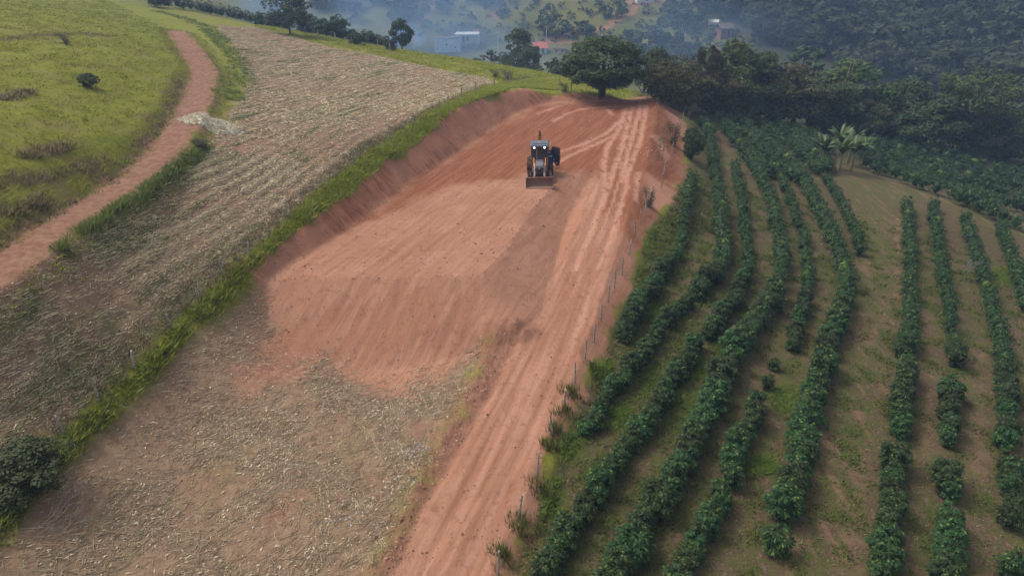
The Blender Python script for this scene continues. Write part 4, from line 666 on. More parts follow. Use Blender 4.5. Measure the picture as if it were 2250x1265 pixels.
# ---------------------------------------------------------------- the land
base = Base(L['ctrl'])
def Hz(x, y): return height(np.atleast_1d(np.asarray(x, float)), np.atleast_1d(np.asarray(y, float)), base, L, True)
def land():
    fine = np.radians(np.arange(-44, 44.01, 0.17)); side = np.radians(np.linspace(46, 314, 40))
    ang = np.r_[fine, side]                                     # measured from +Y towards +X, all the way round
    rr = [3.0, 7.0, 11.0]
    while rr[-1] < 1000:
        r = rr[-1]; rr.append(r * (1.0050 if 16 < r < 110 else 1.0075 if r < 330 else 1.04))
        if r < 16: rr[-1] = r + 0.8
    rr = np.array(rr); A, R = np.meshgrid(ang, rr)
    X = (R * np.sin(A)).ravel(); Y = (R * np.cos(A)).ravel()
    Z = height(X, Y, base, L, True)
    na, nr = len(ang), len(rr); r_ = np.hypot(X, Y)
    Zr = np.abs(Z)
    # ---- what the surface is made of
    w1 = fbm(X / 2.2, Y / 2.2, 101, 4); w2 = fbm(X / 0.7, Y / 0.7, 111, 3); w3 = fbm(X / 7, Y / 7, 121, 4)
    near = r_ < 190
    def zone(name, soft=0.5, wob=0.8):
        d = np.full(X.shape, 99.0); d[near] = signed(X[near], Y[near], L[name])
        return sstep(soft, -soft, d + wob * w1)
    def zone_of(poly_):
        d = np.full(X.shape, 99.0); d[near] = signed(X[near], Y[near], poly_)
        return sstep(0.4, -0.4, d + 0.5 * w1)
    def line(pts, hw, soft=0.3, wob=0.25, only=None):
        m = near if only is None else only
        d = np.full(X.shape, 99.0); d[m] = seg_dist(X[m], Y[m], pts)[0]
        return sstep(hw + soft, hw - soft, d + wob * w1)
    sd0 = np.full(X.shape, 99.0); sd0[near] = signed(X[near], Y[near], L['soil_zone'])
    frontal = sstep(-1, 2, 40 - Y) * sstep(2, -2, X - 1)
    soil = sstep(0.45 + 1.3 * frontal, -0.45 - 1.3 * frontal, sd0 + (1.1 + 0.7 * frontal) * w1 + 0.5 * w2 * (0.3 + frontal))
    pd = np.full(X.shape, 99.0); pd[near] = signed(X[near], Y[near], L['platform'])
    soil = np.maximum(soil, sstep(0.6, 0.2, pd))
    rd, rpos, rside = seg_dist(X, Y, L['road'])
    soil = np.maximum(soil, sstep(2.3, 1.9, rd + 0.4 * w1))
    straw = np.maximum(zone('field_hill', 0.7, 1.2), zone('field_low', 0.8, 0.8)); verge = zone('verge', 0.5, 0.8)
    straw = straw * (1 - 0.85 * verge)
    coffee = zone('coffee_zone', 0.5, 0.9)
    track = line(L['track'], 1.45, 1.0, 1.0) * (0.62 + 0.38 * sstep(-0.5, 0.1, w2 + 0.5 * w1 + 0.3))
    track = np.maximum(track, 0.55 * line(L['bare_strips'][0], 0.22, 0.35, 0.5))
    scd = np.full(X.shape, 99.0)
    brown = np.zeros(X.shape)
    for s in L['scarps']: brown = np.maximum(brown, line(s, 0.5, 0.6, 1.2) * sstep(-0.3, 0.2, w3 + 0.4))
    brown = np.maximum(brown, 0.25 * sstep(0.35, 0.7, w3 + 0.4 * w2))
    td, tp, ts_ = seg_dist(X, Y, L['track'])
    brown = np.maximum(brown, sstep(3.2, 1.6, td + 1.2 * w1) * (0.4 + 0.5 * sstep(-0.2, 0.3, w3)))
    green = 0.75 * sstep(0.18, 0.5, w3)
    lat, lon, _ = seg_dist(X, Y, L['fence_line'])
    green = np.maximum(green * 0.5, 0.9 * sstep(0.10, 0.42, fbm(lat / 0.95, lon / 11.0, 181, 4) + 0.35 * w3 + 0.15 * w2 + 0.06 * (Y < 58)))
    for s in L['green_strips']: green = np.maximum(green, line(s, 0.5, 0.5, 0.9) * sstep(-0.4, 0.1, w2 + w1))
    green = green * (1 - 0.7 * zone('field_low', 0.8, 0.8))
    green = np.maximum(green, coffee * sstep(3, -3, X - 0.30 * Y - 1) * 0.75 * sstep(-0.25, 0.25, w1 + 0.5 * w2))
    pz_ = np.maximum(zone('path_zone', 0.6, 0.8), zone('crest_grass', 0.8, 0.8));
    for s in L['lush']: green = np.maximum(green, zone_of(s))
    green = np.maximum(green * (1 - coffee * 0.2), 0.8 * pz_ * sstep(-0.4, 0.15, w1))
    # soil wetness, wheel marks
    damp = zone('damp', 1.0, 1.4)
    streak = fbm((X * math.cos(.33) - Y * math.sin(.33)) / 0.7, (X * math.sin(.33) + Y * math.cos(.33)) / 9.0, 131, 4)
    damp = np.clip(damp * (0.55 + 0.45 * sstep(-0.55, 0.05, streak + 0.35)) + (0.10 + 0.2 * (Y > 42)) * sstep(0.15, 0.5, streak) * soil, 0, 1)
    lane = fbm(rd * rside / 0.33, rpos / 9.0, 141, 3)
    onroad = sstep(2.2, 1.4, rd) * (Y < 60)
    damp = np.clip(damp + onroad * 0.45 * sstep(0.0, 0.5, -lane), 0, 1)
    pale = onroad * sstep(0.05, 0.35, lane) * 0.9
    for s in L['tyre_marks']:
        pale = np.maximum(pale, line(s, 0.27, 0.16, 0.22) * sstep(-0.55, -0.1, w2 + 0.2 * w1))
    for s in L['slope_facets']:
        d = np.full(X.shape, 99.0); d[near] = signed(X[near], Y[near], s); pale = np.maximum(pale, 0.75 * sstep(0.4, -0.4, d + 0.5 * w1))
    pale = np.maximum(pale, coffee * pz_ * sstep(0.1, 0.4, fbm(X / 0.6, Y / 5.0, 151, 3)))
    for s in L['bare_strips'][1:]: pale = np.maximum(pale, 0.85 * line(s, 0.30, 0.5, 0.9) * sstep(-0.5, 0.2, w2))
    wd = seg_dist(X, Y, L['windrow'])[0]
    redd = np.clip(sstep(1.2, 0.3, wd + 0.5 * w1) * 0.75, 0, 1) * (Y < 40)
    hx, hy = L['heap']; hq = np.hypot((X - hx) / 1.5, (Y - hy) / 1.0)
    redd = np.maximum(redd, 0.45 * sstep(1.5, 0.7, hq + 0.6 * w1))
    fend = (pd > 0.15) & (pd < 4) & (Y > 88) & (X > 2)
    redd = np.maximum(redd, fend * 0.9)
    damp = np.maximum(damp, 0.10 * sstep(0.2, 1.2, pd) * sstep(42, 38, Y) * sstep(6, 4, pd) * (X < 6))
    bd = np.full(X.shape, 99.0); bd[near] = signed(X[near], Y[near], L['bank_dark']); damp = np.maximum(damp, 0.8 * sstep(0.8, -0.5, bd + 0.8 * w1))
    cutm = (pd > 0) & (pd < 6) & (Z > plat_z(X, Y) + 0.1)
    bank = np.where(cutm, 1.0, 0.0)
    redd = np.maximum(redd, np.where(cutm, sstep(-0.05, 0.35, fbm(X / 4, Y / 4, 161, 3)) * 0.75 * (Y > 62), 0))
    # far side of the valley
    far = r_ > 150
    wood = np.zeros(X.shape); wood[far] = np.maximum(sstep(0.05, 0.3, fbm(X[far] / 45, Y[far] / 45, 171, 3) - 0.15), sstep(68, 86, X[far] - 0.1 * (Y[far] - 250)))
    for s in L['far_road']: 
        q = line(s, 1.3, 0.8, 0.5, far); track = np.maximum(track, q); wood = wood * (1 - q)
    for s in L['far_red']: track = np.maximum(track, 0.85 * line(s, 2.2, 2.0, 2.0, far) * sstep(-0.4, 0.2, w3))
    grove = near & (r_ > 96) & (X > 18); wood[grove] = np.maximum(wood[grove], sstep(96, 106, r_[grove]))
    coffee = coffee * np.where(grove, sstep(116, 108, r_), 1)
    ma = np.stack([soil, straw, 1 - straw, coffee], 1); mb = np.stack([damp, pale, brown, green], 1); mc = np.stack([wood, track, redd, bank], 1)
    md = np.stack([sstep(140, 175, r_), 0 * X, 0 * X, 0 * X], 1)
    # ---- faces, split into the pieces of the setting
    idx = np.arange(na * nr).reshape(nr, na); nxt = np.roll(idx, -1, axis=1)
    F = np.stack([idx[:-1], nxt[:-1], nxt[1:], idx[1:]], 2).reshape(-1, 4)[:, ::-1]
    V = np.stack([X, Y, Z], 1)
    e1 = V[F[:, 2]] - V[F[:, 0]]; e2 = V[F[:, 3]] - V[F[:, 1]]; fn = np.cross(e1, e2)
    VN = np.zeros_like(V)
    for k in range(4): 
        for c in range(3): VN[:, c] += np.bincount(F[:, k], fn[:, c], len(V))
    VN /= np.linalg.norm(VN, axis=1, keepdims=True) + 1e-12
    def fm(a): return a[F].mean(1)
    reg = np.zeros(len(F), int)                                    # pasture
    fx, fy, fr = fm(X), fm(Y), fm(r_)
    reg[fm(straw) > 0.5] = 1
    reg[(fm(coffee) > 0.5)] = 2
    reg[(fr > 150)] = 3
    reg[(fm(track) > 0.4) & (fr < 150)] = 4
    so = fm(soil) > 0.5; fp = fm(pd); fz = fm(Z)
    reg[so] = 5                                                    # fill slopes
    reg[so & (fm(rd) < 2.0) & (fp > 0)] = 6
    reg[so & (fp <= 0)] = 7
    reg[so & (fp > 0) & (fz > plat_z(fx, fy) + 0.02) & (fm(rd) >= 2.0)] = 8
    reg[(fm(hq) < 1.15) & so] = 9
    names = ['pasture', 'stubble_field', 'coffee_ground', 'valley_hillside', 'farm_track', 'fill_slope', 'dirt_road', 'earth_platform', 'cut_bank', 'soil_heap']
    for k, nm in enumerate(names):
        f = F[reg == k]
        u, inv = np.unique(f, return_inverse=True); f2 = inv.reshape(f.shape)
        m = np_mesh(nm, V[u], f2, M['terrain'], True, {'ma': ma[u], 'mb': mb[u], 'mc': mc[u], 'md': md[u]})
        m.normals_split_custom_set_from_vertices(VN[u].tolist())
        o = link(bpy.data.objects.new(nm, m))
        if nm == 'soil_heap': tag(o, 'small heap of dark red soil dumped at the foot of the fill slope', 'soil heap')
        else: o['kind'] = 'structure'
land()

# ---------------------------------------------------------------- leaf and blade arrays
def unit(v): return v / (np.linalg.norm(v, axis=-1, keepdims=True) + 1e-9)
def leaves(C, N, length, width, rs, fold=0.25, along=None):
    """folded rhombic leaves: 4 vertices, 2 triangles each"""
    n = len(C); N = unit(N); T = rs.normal(size=(n, 3)) if along is None else along + 0.35 * rs.normal(size=(n, 3))
    T = unit(T - N * (T * N).sum(1, keepdims=True)); B = np.cross(N, T)
    l = np.broadcast_to(length, (n,))[:, None] * rs.uniform(0.7, 1.3, (n, 1)); w = np.broadcast_to(width, (n,))[:, None] * rs.uniform(0.7, 1.3, (n, 1))
    V = np.stack([C - T * l / 2, C + B * w / 2 - N * w * fold, C + T * l / 2, C - B * w / 2 - N * w * fold], 1).reshape(-1, 3)
    i = np.arange(n)[:, None] * 4
    F = np.concatenate([i + [0, 1, 2], i + [0, 2, 3]], 1).reshape(-1, 3)
    return V, F
def join(parts):
    Vs, Fs, o = [], [], 0
    for V, F in parts: Vs.append(V); Fs.append(F + o); o += len(V)
    return np.concatenate(Vs), np.concatenate(Fs)
def place(VF, pts, rot, sc):
    """many transformed copies of one small mesh, joined"""
    V, F = VF; n = len(pts); c, s = np.cos(rot)[:, None], np.sin(rot)[:, None]
    sc = np.asarray(sc, float); sc = sc[:, None] * np.ones(3) if sc.ndim == 1 else sc
    S = V[None] * sc[:, None, :]
    X = S[..., 0] * c - S[..., 1] * s; Y = S[..., 0] * s + S[..., 1] * c
    O = np.stack([X, Y, S[..., 2]], 2) + np.asarray(pts)[:, None, :]
    Fo = F[None] + (np.arange(n) * len(V))[:, None, None]
    return O.reshape(-1, 3), Fo.reshape(-1, F.shape[1])
def tuft(rs, nb=9, h=0.5, spread=0.25, w=0.035, lean=0.5):
    a = rs.uniform(0, 2 * np.pi, nb); r = spread * np.sqrt(rs.uniform(0, 1, nb))
    b = np.stack([r * np.cos(a), r * np.sin(a), np.zeros(nb) - 0.04], 1); hh = h * rs.uniform(0.55, 1.15, nb)
    a2 = a + rs.normal(0, 0.8, nb); q = lean * rs.uniform(0.2, 1.0, nb) * hh
    tip = b + np.stack([q * np.cos(a2), q * np.sin(a2), hh], 1); t = rs.uniform(0, 2 * np.pi, nb)
    d = np.stack([np.cos(t), np.sin(t), 0 * t], 1) * w * rs.uniform(0.7, 1.4, (nb, 1))
    V = np.stack([b - d / 2, b + d / 2, tip], 1).reshape(-1, 3)
    return V, np.arange(nb * 3).reshape(-1, 3)
def blob(rs, r, n=2, squash=(1, 1, 1), rough=0.2):
    bm = bmesh.new(); bmesh.ops.create_icosphere(bm, subdivisions=n, radius=1.0)
    V = np.array([v.co[:] for v in bm.verts]); F = np.array([[v.index for v in f.verts] for f in bm.faces]); bm.free()
    return V * (r * (1 + rs.uniform(-rough, rough, (len(V), 1)))) * np.array(squash), F
def scatter(poly, n, rs, extra=None):
    P = np.array(poly); out = np.zeros((0, 2)); lo, hi = P.min(0), P.max(0)
    for _ in range(60):
        q = rs.uniform(lo, hi, (n * 2, 2)); q = q[inside(q[:, 0], q[:, 1], poly)]
        q = q[in_view(q)]
        if extra is not None: q = q[extra(q)]
        out = np.concatenate([out, q])
        if len(out) >= n: break
    return out[:n]
_cp, _sp = math.cos(math.radians(26.5)), math.sin(math.radians(26.5))
def in_view(q, margin=0.12):
    """only dress the ground that could be seen from about here"""
    z = -1.0; dz = z - 19.5
    f = q[:, 1] * _cp - dz * _sp; u = q[:, 0] / f; v = (q[:, 1] * _sp + dz * _cp) / f
    return (f > 1) & (np.abs(u) < 0.7134 + margin) & (np.abs(v) < 0.401 + margin)
def ground_pts(q, dz=0.0): return np.c_[q, Hz(q[:, 0], q[:, 1]) + dz]
def stuff(name, parts, mat, label=None, soft=0.0):
    V, F = join(parts)
    if soft:                                                   # blades face upwards
        dn = np.cross(V[F[:, 1]] - V[F[:, 0]], V[F[:, 2]] - V[F[:, 0]])[:, 2] < 0
        F = F.copy(); F[dn] = F[dn][:, ::-1]
    o = mesh_obj(name, V, F, mat, None, soft > 0); o['kind'] = 'stuff'
    if soft:                                                   # blades share the light of the sward they stand in
        fn = unit(np.cross(V[F[:, 1]] - V[F[:, 0]], V[F[:, 2]] - V[F[:, 0]]))
        vn = np.zeros_like(V)
        for k in range(3): vn[F[:, k]] = fn
        o.data.normals_split_custom_set_from_vertices(unit(vn * (1 - soft) + np.array([0, 0, soft])).tolist())
    if label: o['label'] = label
    return o

# ---------------------------------------------------------------- straw on the fields, grass, weeds, clods
rs = np.random.RandomState(7)
def stick(rs, l, r, bend=0.15):
    a = rs.uniform(-bend, bend); t = np.array([[-l / 2, 0, 0], [0, a * l, 0], [l / 2, 0, 0]])
    ring = np.array([[0, -1, -0.5], [0, 1, -0.5], [0, 0, 0.9]]) * r
    V = (t[:, None] + ring[None]).reshape(-1, 3); F = []
    for s in range(2):
        for k in range(3):
            p, q_ = s * 3 + k, s * 3 + (k + 1) % 3; F += [(p, q_, q_ + 3), (p, q_ + 3, p + 3)]
    return V, np.array(F)
def husk(rs, l, w):
    return np.array([[-l / 2, 0, 0], [0, w / 2, 0.35 * w], [l / 2, 0, 0.1 * w], [0, -w / 2, 0.25 * w]]), np.array([[0, 3, 1], [1, 3, 2]])
def strew(name, q, label, l0, l1, r, huskshare, heading=None, spread=3.1):
    parts = []; n = len(q); P = ground_pts(q, 0.012); kinds = rs.randint(0, 6, n); hk = rs.uniform(0, 1, n) < huskshare
    dist = np.hypot(q[:, 0], q[:, 1])
    for k in range(6):
        for h in (False, True):
            m = (kinds == k) & (hk == h)
            if not m.any(): continue
            l = l0 + (l1 - l0) * k / 5
            VF = husk(rs, 0.10 + l * 0.16, 0.035 + l * 0.05) if h else stick(rs, l, r)
            rot = (rs.uniform(-spread, spread, m.sum()) + (heading or 0))
            parts.append(place(VF, P[m], rot, rs.uniform(0.7, 1.25, m.sum()) * np.clip(dist[m] / 45, 0.9, 1.7)))
    return stuff(name, parts, M['straw'], label)
def low_mask(q):
    s = signed(q[:, 0], q[:, 1], L['soil_zone']) + 1.8 * fbm(q[:, 0] / 2.2, q[:, 1] / 2.2, 101, 4)
    v = signed(q[:, 0], q[:, 1], L['verge']); n = fbm(q[:, 0] / 3, q[:, 1] / 3, 201, 3)
    return (rs.uniform(0, 1, len(q)) < sstep(-2.2, 1.6, s)) & (rs.uniform(0, 1, len(q)) < sstep(-0.2, 1.6, v)) & (rs.uniform(0, 1, len(q)) < 0.15 + 1.0 * sstep(-0.3, 0.35, n))
def hill_mask(q):
    v = signed(q[:, 0], q[:, 1], L['verge']); n = fbm(q[:, 0] / 5, q[:, 1] / 5, 211, 3)
    r = np.hypot(q[:, 0], q[:, 1])
    u, pp, _ = seg_dist(q[:, 0], q[:, 1], L['fence_line']); row = 0.5 + 0.5 * sstep(-0.5, 0.5, np.sin(u * 2 * np.pi / 0.95 + 1.2 * fbm(q[:, 0] / 6, q[:, 1] / 6, 91, 2)))
    return (v > 0.2) & (rs.uniform(0, 1, len(q)) < row * (0.3 + 0.9 * sstep(-0.3, 0.3, n)) * np.clip((55 / r) ** 1.2, 0, 1))
strew('maize_stalks', scatter(L['field_low'], 15000, rs, low_mask), 'broken maize stalks and husks strewn over the lower field', 0.25, 0.95, 0.011, 0.22, 1.0, 1.1)
strew('maize_stubble', np.concatenate([scatter(L['field_hill'], 32000, rs, hill_mask), scatter(L['field_hill'], 13000, rs, lambda q: hill_mask(q) & (q[:, 1] < 56))]), 'pale maize trash covering the hillside field', 0.25, 0.75, 0.013, 0.32, 1.3, 0.9)

def grasses(name, q, mat, label, nb, h, spread, w, lean=0.5, hvar=0.35):
    P = ground_pts(q); k = rs.randint(0, 6, len(q)); parts = []
    for i in range(6):
        m = k == i
        if m.any(): parts.append(place(tuft(rs, nb, h, spread, w, lean), P[m], rs.uniform(0, 6.28, m.sum()), rs.uniform(1 - hvar, 1 + hvar, m.sum())))
    return stuff(name, parts, mat, label, 0.62)
def clumpy(scale, seed, lo, hi):
    return lambda q: rs.uniform(0, 1, len(q)) < sstep(lo, hi, fbm(q[:, 0] / scale, q[:, 1] / scale, seed, 3))
vq = scatter(L['verge'], 11000, rs, lambda q: rs.uniform(0, 1, len(q)) < (0.45 + 0.55 * sstep(-0.2, 0.2, fbm(q[:, 0] / 1.6, q[:, 1] / 1.6, 221, 2))))
grasses('verge_grass', vq, M['verge'], 'bright lime green grass strip along the fence above the cut', 12, 0.25, 0.38, 0.065, 1.8)
past = [(-120, 20), (-27, 20), (-26.8, 46), (-28, 55), (-31, 66), (-36, 80), (-42, 92), (-51, 111), (-75, 140), (-120, 140)]
grasses('pasture_grass', scatter(past, 15000, rs, lambda q: (rs.uniform(0, 1, len(q)) < 0.25 + 0.75 * sstep(-0.3, 0.3, fbm(q[:, 0] / 2.4, q[:, 1] / 2.4, 231, 3))) & (seg_dist(q[:, 0], q[:, 1], L['track'])[0] > 2.2)), M['pasture'],
        'lumpy yellow green grass covering the hillside pasture', 10, 0.17, 0.5, 0.06, 2.2)
def near_line(pts, d0, d1=None):
    return lambda q: (seg_dist(q[:, 0], q[:, 1], pts)[0] < d0 * (0.5 + 0.5 * rs.uniform(0, 1, len(q))))
brow = [(-45, 122), (-22, 112), (-8, 104), (0, 95), (10, 92), (20, 93), (22, 104), (10, 122), (-8, 140), (-30, 150), (-48, 150)]
grasses('brow_grass', scatter(brow, 7000, rs, lambda q: (signed(q[:, 0], q[:, 1], L['field_hill']) > 0.3) & (signed(q[:, 0], q[:, 1], L['soil_zone']) > 0.3) & (rs.uniform(0, 1, len(q)) < 0.2 + 0.8 * sstep(-0.3, 0.3, fbm(q[:, 0] / 2.5, q[:, 1] / 2.5, 251, 3)))), M['pasture'], 'rough yellow green grass on the brow behind the stubble field', 9, 0.26, 0.45, 0.08, 1.6)
dq = np.concatenate([scatter([(min(p[0] for p in s) - 1.5, min(p[1] for p in s) - 1.5), (max(p[0] for p in s) + 1.5, min(p[1] for p in s) - 1.5), (max(p[0] for p in s) + 1.5, max(p[1] for p in s) + 1.5), (min(p[0] for p in s) - 1.5, max(p[1] for p in s) + 1.5)], 110, rs, near_line(s, 0.6)) for s in L['scarps']])
grasses('dry_tufts', dq, M['dry_grass'], 'dry brown tussocks along the worn edges of the pasture', 9, 0.28, 0.3, 0.05, 1.2)
def box_of(s, m=2.0):
    xs, ys = [p[0] for p in s], [p[1] for p in s]
    return [(min(xs) - m, min(ys) - m), (max(xs) + m, min(ys) - m), (max(xs) + m, max(ys) + m), (min(xs) - m, max(ys) + m)]
def ragged(pts, w, seed):
    f = near_line(pts, w); return lambda q: f(q) & (rs.uniform(0, 1, len(q)) < sstep(-0.75, 0.05, fbm(q[:, 0] / 1.8, q[:, 1] / 1.8, seed, 2)))
hq = np.concatenate([scatter(box_of(L['hedge']), 750, rs, ragged(L['hedge'], 0.5, 301)), scatter(box_of(L['hedge_upper']), 900, rs, ragged(L['hedge_upper'], 1.7, 302))])
grasses('hedge_grass', hq, M['weed'], 'dark green weeds lining the lower edge of the farm track', 12, 0.29, 0.30, 0.045, 1.3)
tq = scatter(box_of(L['track'], 3), 2600, rs, lambda q: (lambda d: (d > 0.9) & (d < 2.6) & (rs.uniform(0, 1, len(q)) < 0.25 + 0.75 * sstep(1.0, 2.2, d)))(seg_dist(q[:, 0], q[:, 1], L['track'])[0] + 0.8 * fbm(q[:, 0] / 1.5, q[:, 1] / 1.5, 311, 2)))
grasses('track_edge_grass', tq, M['pasture'], 'short worn grass creeping in along both edges of the farm track', 9, 0.12, 0.3, 0.075, 1.9)
fq = scatter(box_of(L['fence_line'][3:], 3), 1800, rs, lambda q: (lambda r: (r[0] < 1.1) & (r[2] > 0))(seg_dist(q[:, 0], q[:, 1], L['fence_line'])))
grasses('fence_line_grass', fq, M['dry_grass'], 'grey brown dry grass on the field side of the verge fence', 10, 0.32, 0.28, 0.035, 0.9)
def strips(q):
    u, v, _ = seg_dist(q[:, 0], q[:, 1], L['fence_line'])
    return rs.uniform(0, 1, len(q)) < sstep(0.12, 0.42, fbm(u / 0.95, v / 11.0, 181, 4) + 0.35 * fbm(q[:, 0] / 7, q[:, 1] / 7, 121, 4) + 0.12 * (q[:, 1] < 58))
gq = np.concatenate([scatter(box_of(s), 90, rs, near_line(s, 0.8)) for s in L['green_strips']] + [scatter(L['field_hill'], 7500, rs, strips)])
grasses('field_weeds', gq, M['weed'], 'green weeds sprouting in strips through the stubble', 7, 0.11, 0.26, 0.055, 1.8)
def coffee_green(q):
    s = signed(q[:, 0], q[:, 1], L['soil_zone'])
    return (s > 0.2) & (rs.uniform(0, 1, len(q)) < sstep(0.05, 0.45, fbm(q[:, 0] / 1.5, q[:, 1] / 1.5, 241, 3) + 0.10 + 0.22 * sstep(3, -3, q[:, 0] - 0.30 * q[:, 1] - 1))) & (np.hypot(q[:, 0], q[:, 1]) < 72)
grasses('row_grass', scatter(L['coffee_zone'], 16000, rs, coffee_green), M['weed'], 'green grass patches between the coffee rows', 10, 0.16, 0.26, 0.06, 1.5)
grasses('row_litter', scatter(L['coffee_zone'], 9000, rs, lambda q: (signed(q[:, 0], q[:, 1], L['soil_zone']) > 0.1) & (np.hypot(q[:, 0], q[:, 1]) < 75)), M['dry_grass'], 'dry grass and leaf litter between the coffee rows', 6, 0.10, 0.22, 0.06, 2.0)
lq = np.concatenate([scatter(s, 340 if i == 0 else 190, rs) for i, s in enumerate(L['lush'])])
grasses('lush_patches', lq, M['lush'], 'bright green grass mounds beside the coffee rows', 14, 0.15, 0.3, 0.04, 1.7)
eq = np.concatenate([np.array([[p[0], p[1]]]) + rs.normal(0, 0.28, (26, 2)) for p in L['lone_tufts']])
grasses('road_edge_tufts', eq, M['weed'], 'tall yellow green tufts at the feet of the roadside posts', 10, 0.5, 0.16, 0.035, 0.5)
cq = np.concatenate([scatter(L['soil_zone'], 6500, rs, lambda q: rs.uniform(0, 1, len(q)) < 0.25 + sstep(-0.1, 0.4, fbm(q[:, 0] / 2.5, q[:, 1] / 2.5, 321, 3))), scatter(L['soil_zone'], 1500, rs, lambda q: (lambda d: (d > -0.5) & (d < 0.9) & (Hz(q[:, 0], q[:, 1]) > plat_z(q[:, 0], q[:, 1]) - 0.1))(signed(q[:, 0], q[:, 1], L['platform']))), scatter(L['soil_zone'], 1200, rs, lambda q: seg_dist(q[:, 0], q[:, 1], L['windrow'])[0] < 0.9)])
ck = rs.randint(0, 4, len(cq)); CP = ground_pts(cq, 0.01)
CP = np.c_[CP[:, :2], CP[:, 2]]
bmc = []
for i in range(4):
    bm = bmesh.new(); [bm.verts.new(c) for c in ((.05, 0, 0), (0, .05, 0), (-.05, 0, 0), (0, -.05, 0), (0, 0, .05), (0, 0, -.05))]; bm.verts.ensure_lookup_table(); [bm.faces.new([bm.verts[k] for k in f]) for f in ((0, 1, 4), (1, 2, 4), (2, 3, 4), (3, 0, 4), (1, 0, 5), (2, 1, 5), (3, 2, 5), (0, 3, 5))]; bm.verts.index_update(); Vb = np.array([v.co[:] for v in bm.verts]) * rs.uniform(0.7, 1.25, (len(bm.verts), 1)); Fb = np.array([[v.index for v in f.verts] for f in bm.faces]); bm.free()
    m = ck == i; bmc.append(place((Vb * [1.2, 0.9, 0.7], Fb), CP[m], rs.uniform(0, 6.28, m.sum()), rs.gamma(2.0, 0.22, m.sum()) + 0.2))
stuff('soil_clods', bmc, M['clod'], 'small clods and stones scattered over the bare red earth')
# ---------------------------------------------------------------- trees: variants with a crown of leaf clumps and a limbed trunk
def crown_arrays(seed, shape='dome', clumps=46, per=70, leaf=0.075, base=0.22, loose=0.0):
    """unit tree: height 1, crown radius 0.5; scaled per tree"""
    r = np.random.RandomState(seed); cen = []
    while len(cen) < clumps:
        d = unit(r.normal(size=3)); q = r.uniform(0.55, 1.0) ** 0.6
        if shape == 'ball': p = np.array([d[0] * 0.47 * q, d[1] * 0.47 * q, 0.54 + (0.44 if d[2] > 0 else 0.34) * d[2] * q])
        elif shape == 'dome': p = np.array([d[0] * 0.46 * q, d[1] * 0.46 * q, base + 0.28 + (abs(d[2]) * 0.43 * q if d[2] > -0.35 else d[2] * 0.22 * q)])
        elif shape == 'round': p = np.array([d[0] * 0.42 * q, d[1] * 0.42 * q, base + (1 - base) * (0.5 + 0.43 * d[2] * q)])
        elif shape == 'tall': 
            z = r.uniform(0, 1); w = 0.46 * math.sin(math.pi * min(1, 0.18 + 0.8 * z)) ** 0.8; a = r.uniform(0, 6.28); w *= r.uniform(0.4, 1)
            p = np.array([w * math.cos(a), w * math.sin(a), base + (0.93 - base) * z])
        else:
            z = r.uniform(0, 1); w = 0.48 * (0.35 + 0.65 * z) * r.uniform(0.3, 1); a = r.uniform(0, 6.28)
            p = np.array([w * math.cos(a), w * math.sin(a), base + (0.92 - base) * z])
        cen.append(p)
    cen = np.array(cen); parts = []; mid = np.array([0, 0, base + (1 - base) * 0.45])
    for c in cen:
        n = int(per * r.uniform(0.6, 1.4)); rad = r.uniform(0.075, 0.15) * (1 + loose)
        d = unit(r.normal(size=(n, 3)) + unit(c - mid) * 0.5 + [0, 0, 0.35]); k = rad * r.uniform(0.35, 1.0, (n, 1)) ** 0.5
        P = c + d * k * [1.15, 1.15, 0.75]
        parts.append(leaves(P, d + r.normal(0, 0.45, (n, 3)) + [0, 0, 0.5], leaf, leaf * 0.62, r))
    return join(parts), cen
def trunk_mesh(seed, cen, base, name, mat, lean=(0, 0), multi=1, rad=0.028, limbs=9):
    r = random.Random(seed); mb = MB()
    for k in range(multi):
        a = r.uniform(0, 6.28); off = Vector((math.cos(a), math.sin(a), 0)) * (0.02 if multi > 1 else 0); top = Vector((lean[0] + off.x * 4, lean[1] + off.y * 4, base + 0.22))
        mb.tube([off + Vector((0, 0, -0.06)), off * 1.3 + Vector((lean[0] * 0.3, lean[1] * 0.3, base * 0.45)), top * 0.5 + off * 0.6 + Vector((0, 0, (base) * 0.5)), top], [rad * 1.25, rad, rad * 0.85, rad * 0.55], 7)
        cs = [Vector(c) for c in cen]; r.shuffle(cs)
        for c in cs[:limbs]:
            s0 = Vector((lean[0] * 0.6 + off.x, lean[1] * 0.6 + off.y, base * r.uniform(0.6, 1.0)))
            m_ = s0.lerp(c, 0.5) + Vector((r.uniform(-.03, .03), r.uniform(-.03, .03), -0.02))
            mb.tube([s0, m_, c], [rad * 0.55, rad * 0.35, rad * 0.12], 5)
    o = mb.build(name, mat); me = o.data; bpy.data.objects.remove(o)
    return me
VAR = {}
def variant(key, seed, shape, mat, clumps=46, per=70, leaf=0.075, base=0.22, loose=0.0, bark='bark', **tk):
    (V, F), cen = crown_arrays(seed, shape, clumps, per, leaf, base, loose)
    VAR[key] = (np_mesh('crown_' + key, V, F, M[mat]), trunk_mesh(seed, cen, base, 'trunk_' + key, M[bark], **tk), (V, F))
variant('dome', 11, 'ball', 'tree_dark', 150, 90, 0.042, 0.20, rad=0.022, multi=3, limbs=14)
variant('round', 12, 'round', 'tree_dark', 50, 80, 0.07, 0.12)
variant('loose', 13, 'tall', 'tree_dark', 40, 70, 0.06, 0.32, 0.3, rad=0.02)
variant('belt_a', 14, 'dome', 'tree_olive', 60, 85, 0.055, 0.12, 0.1, limbs=14)
variant('belt_b', 15, 'tall', 'tree_dark', 62, 80, 0.055, 0.08, 0.1, limbs=14)
variant('belt_c', 16, 'round', 'tree_olive', 60, 80, 0.055, 0.05, 0.1)
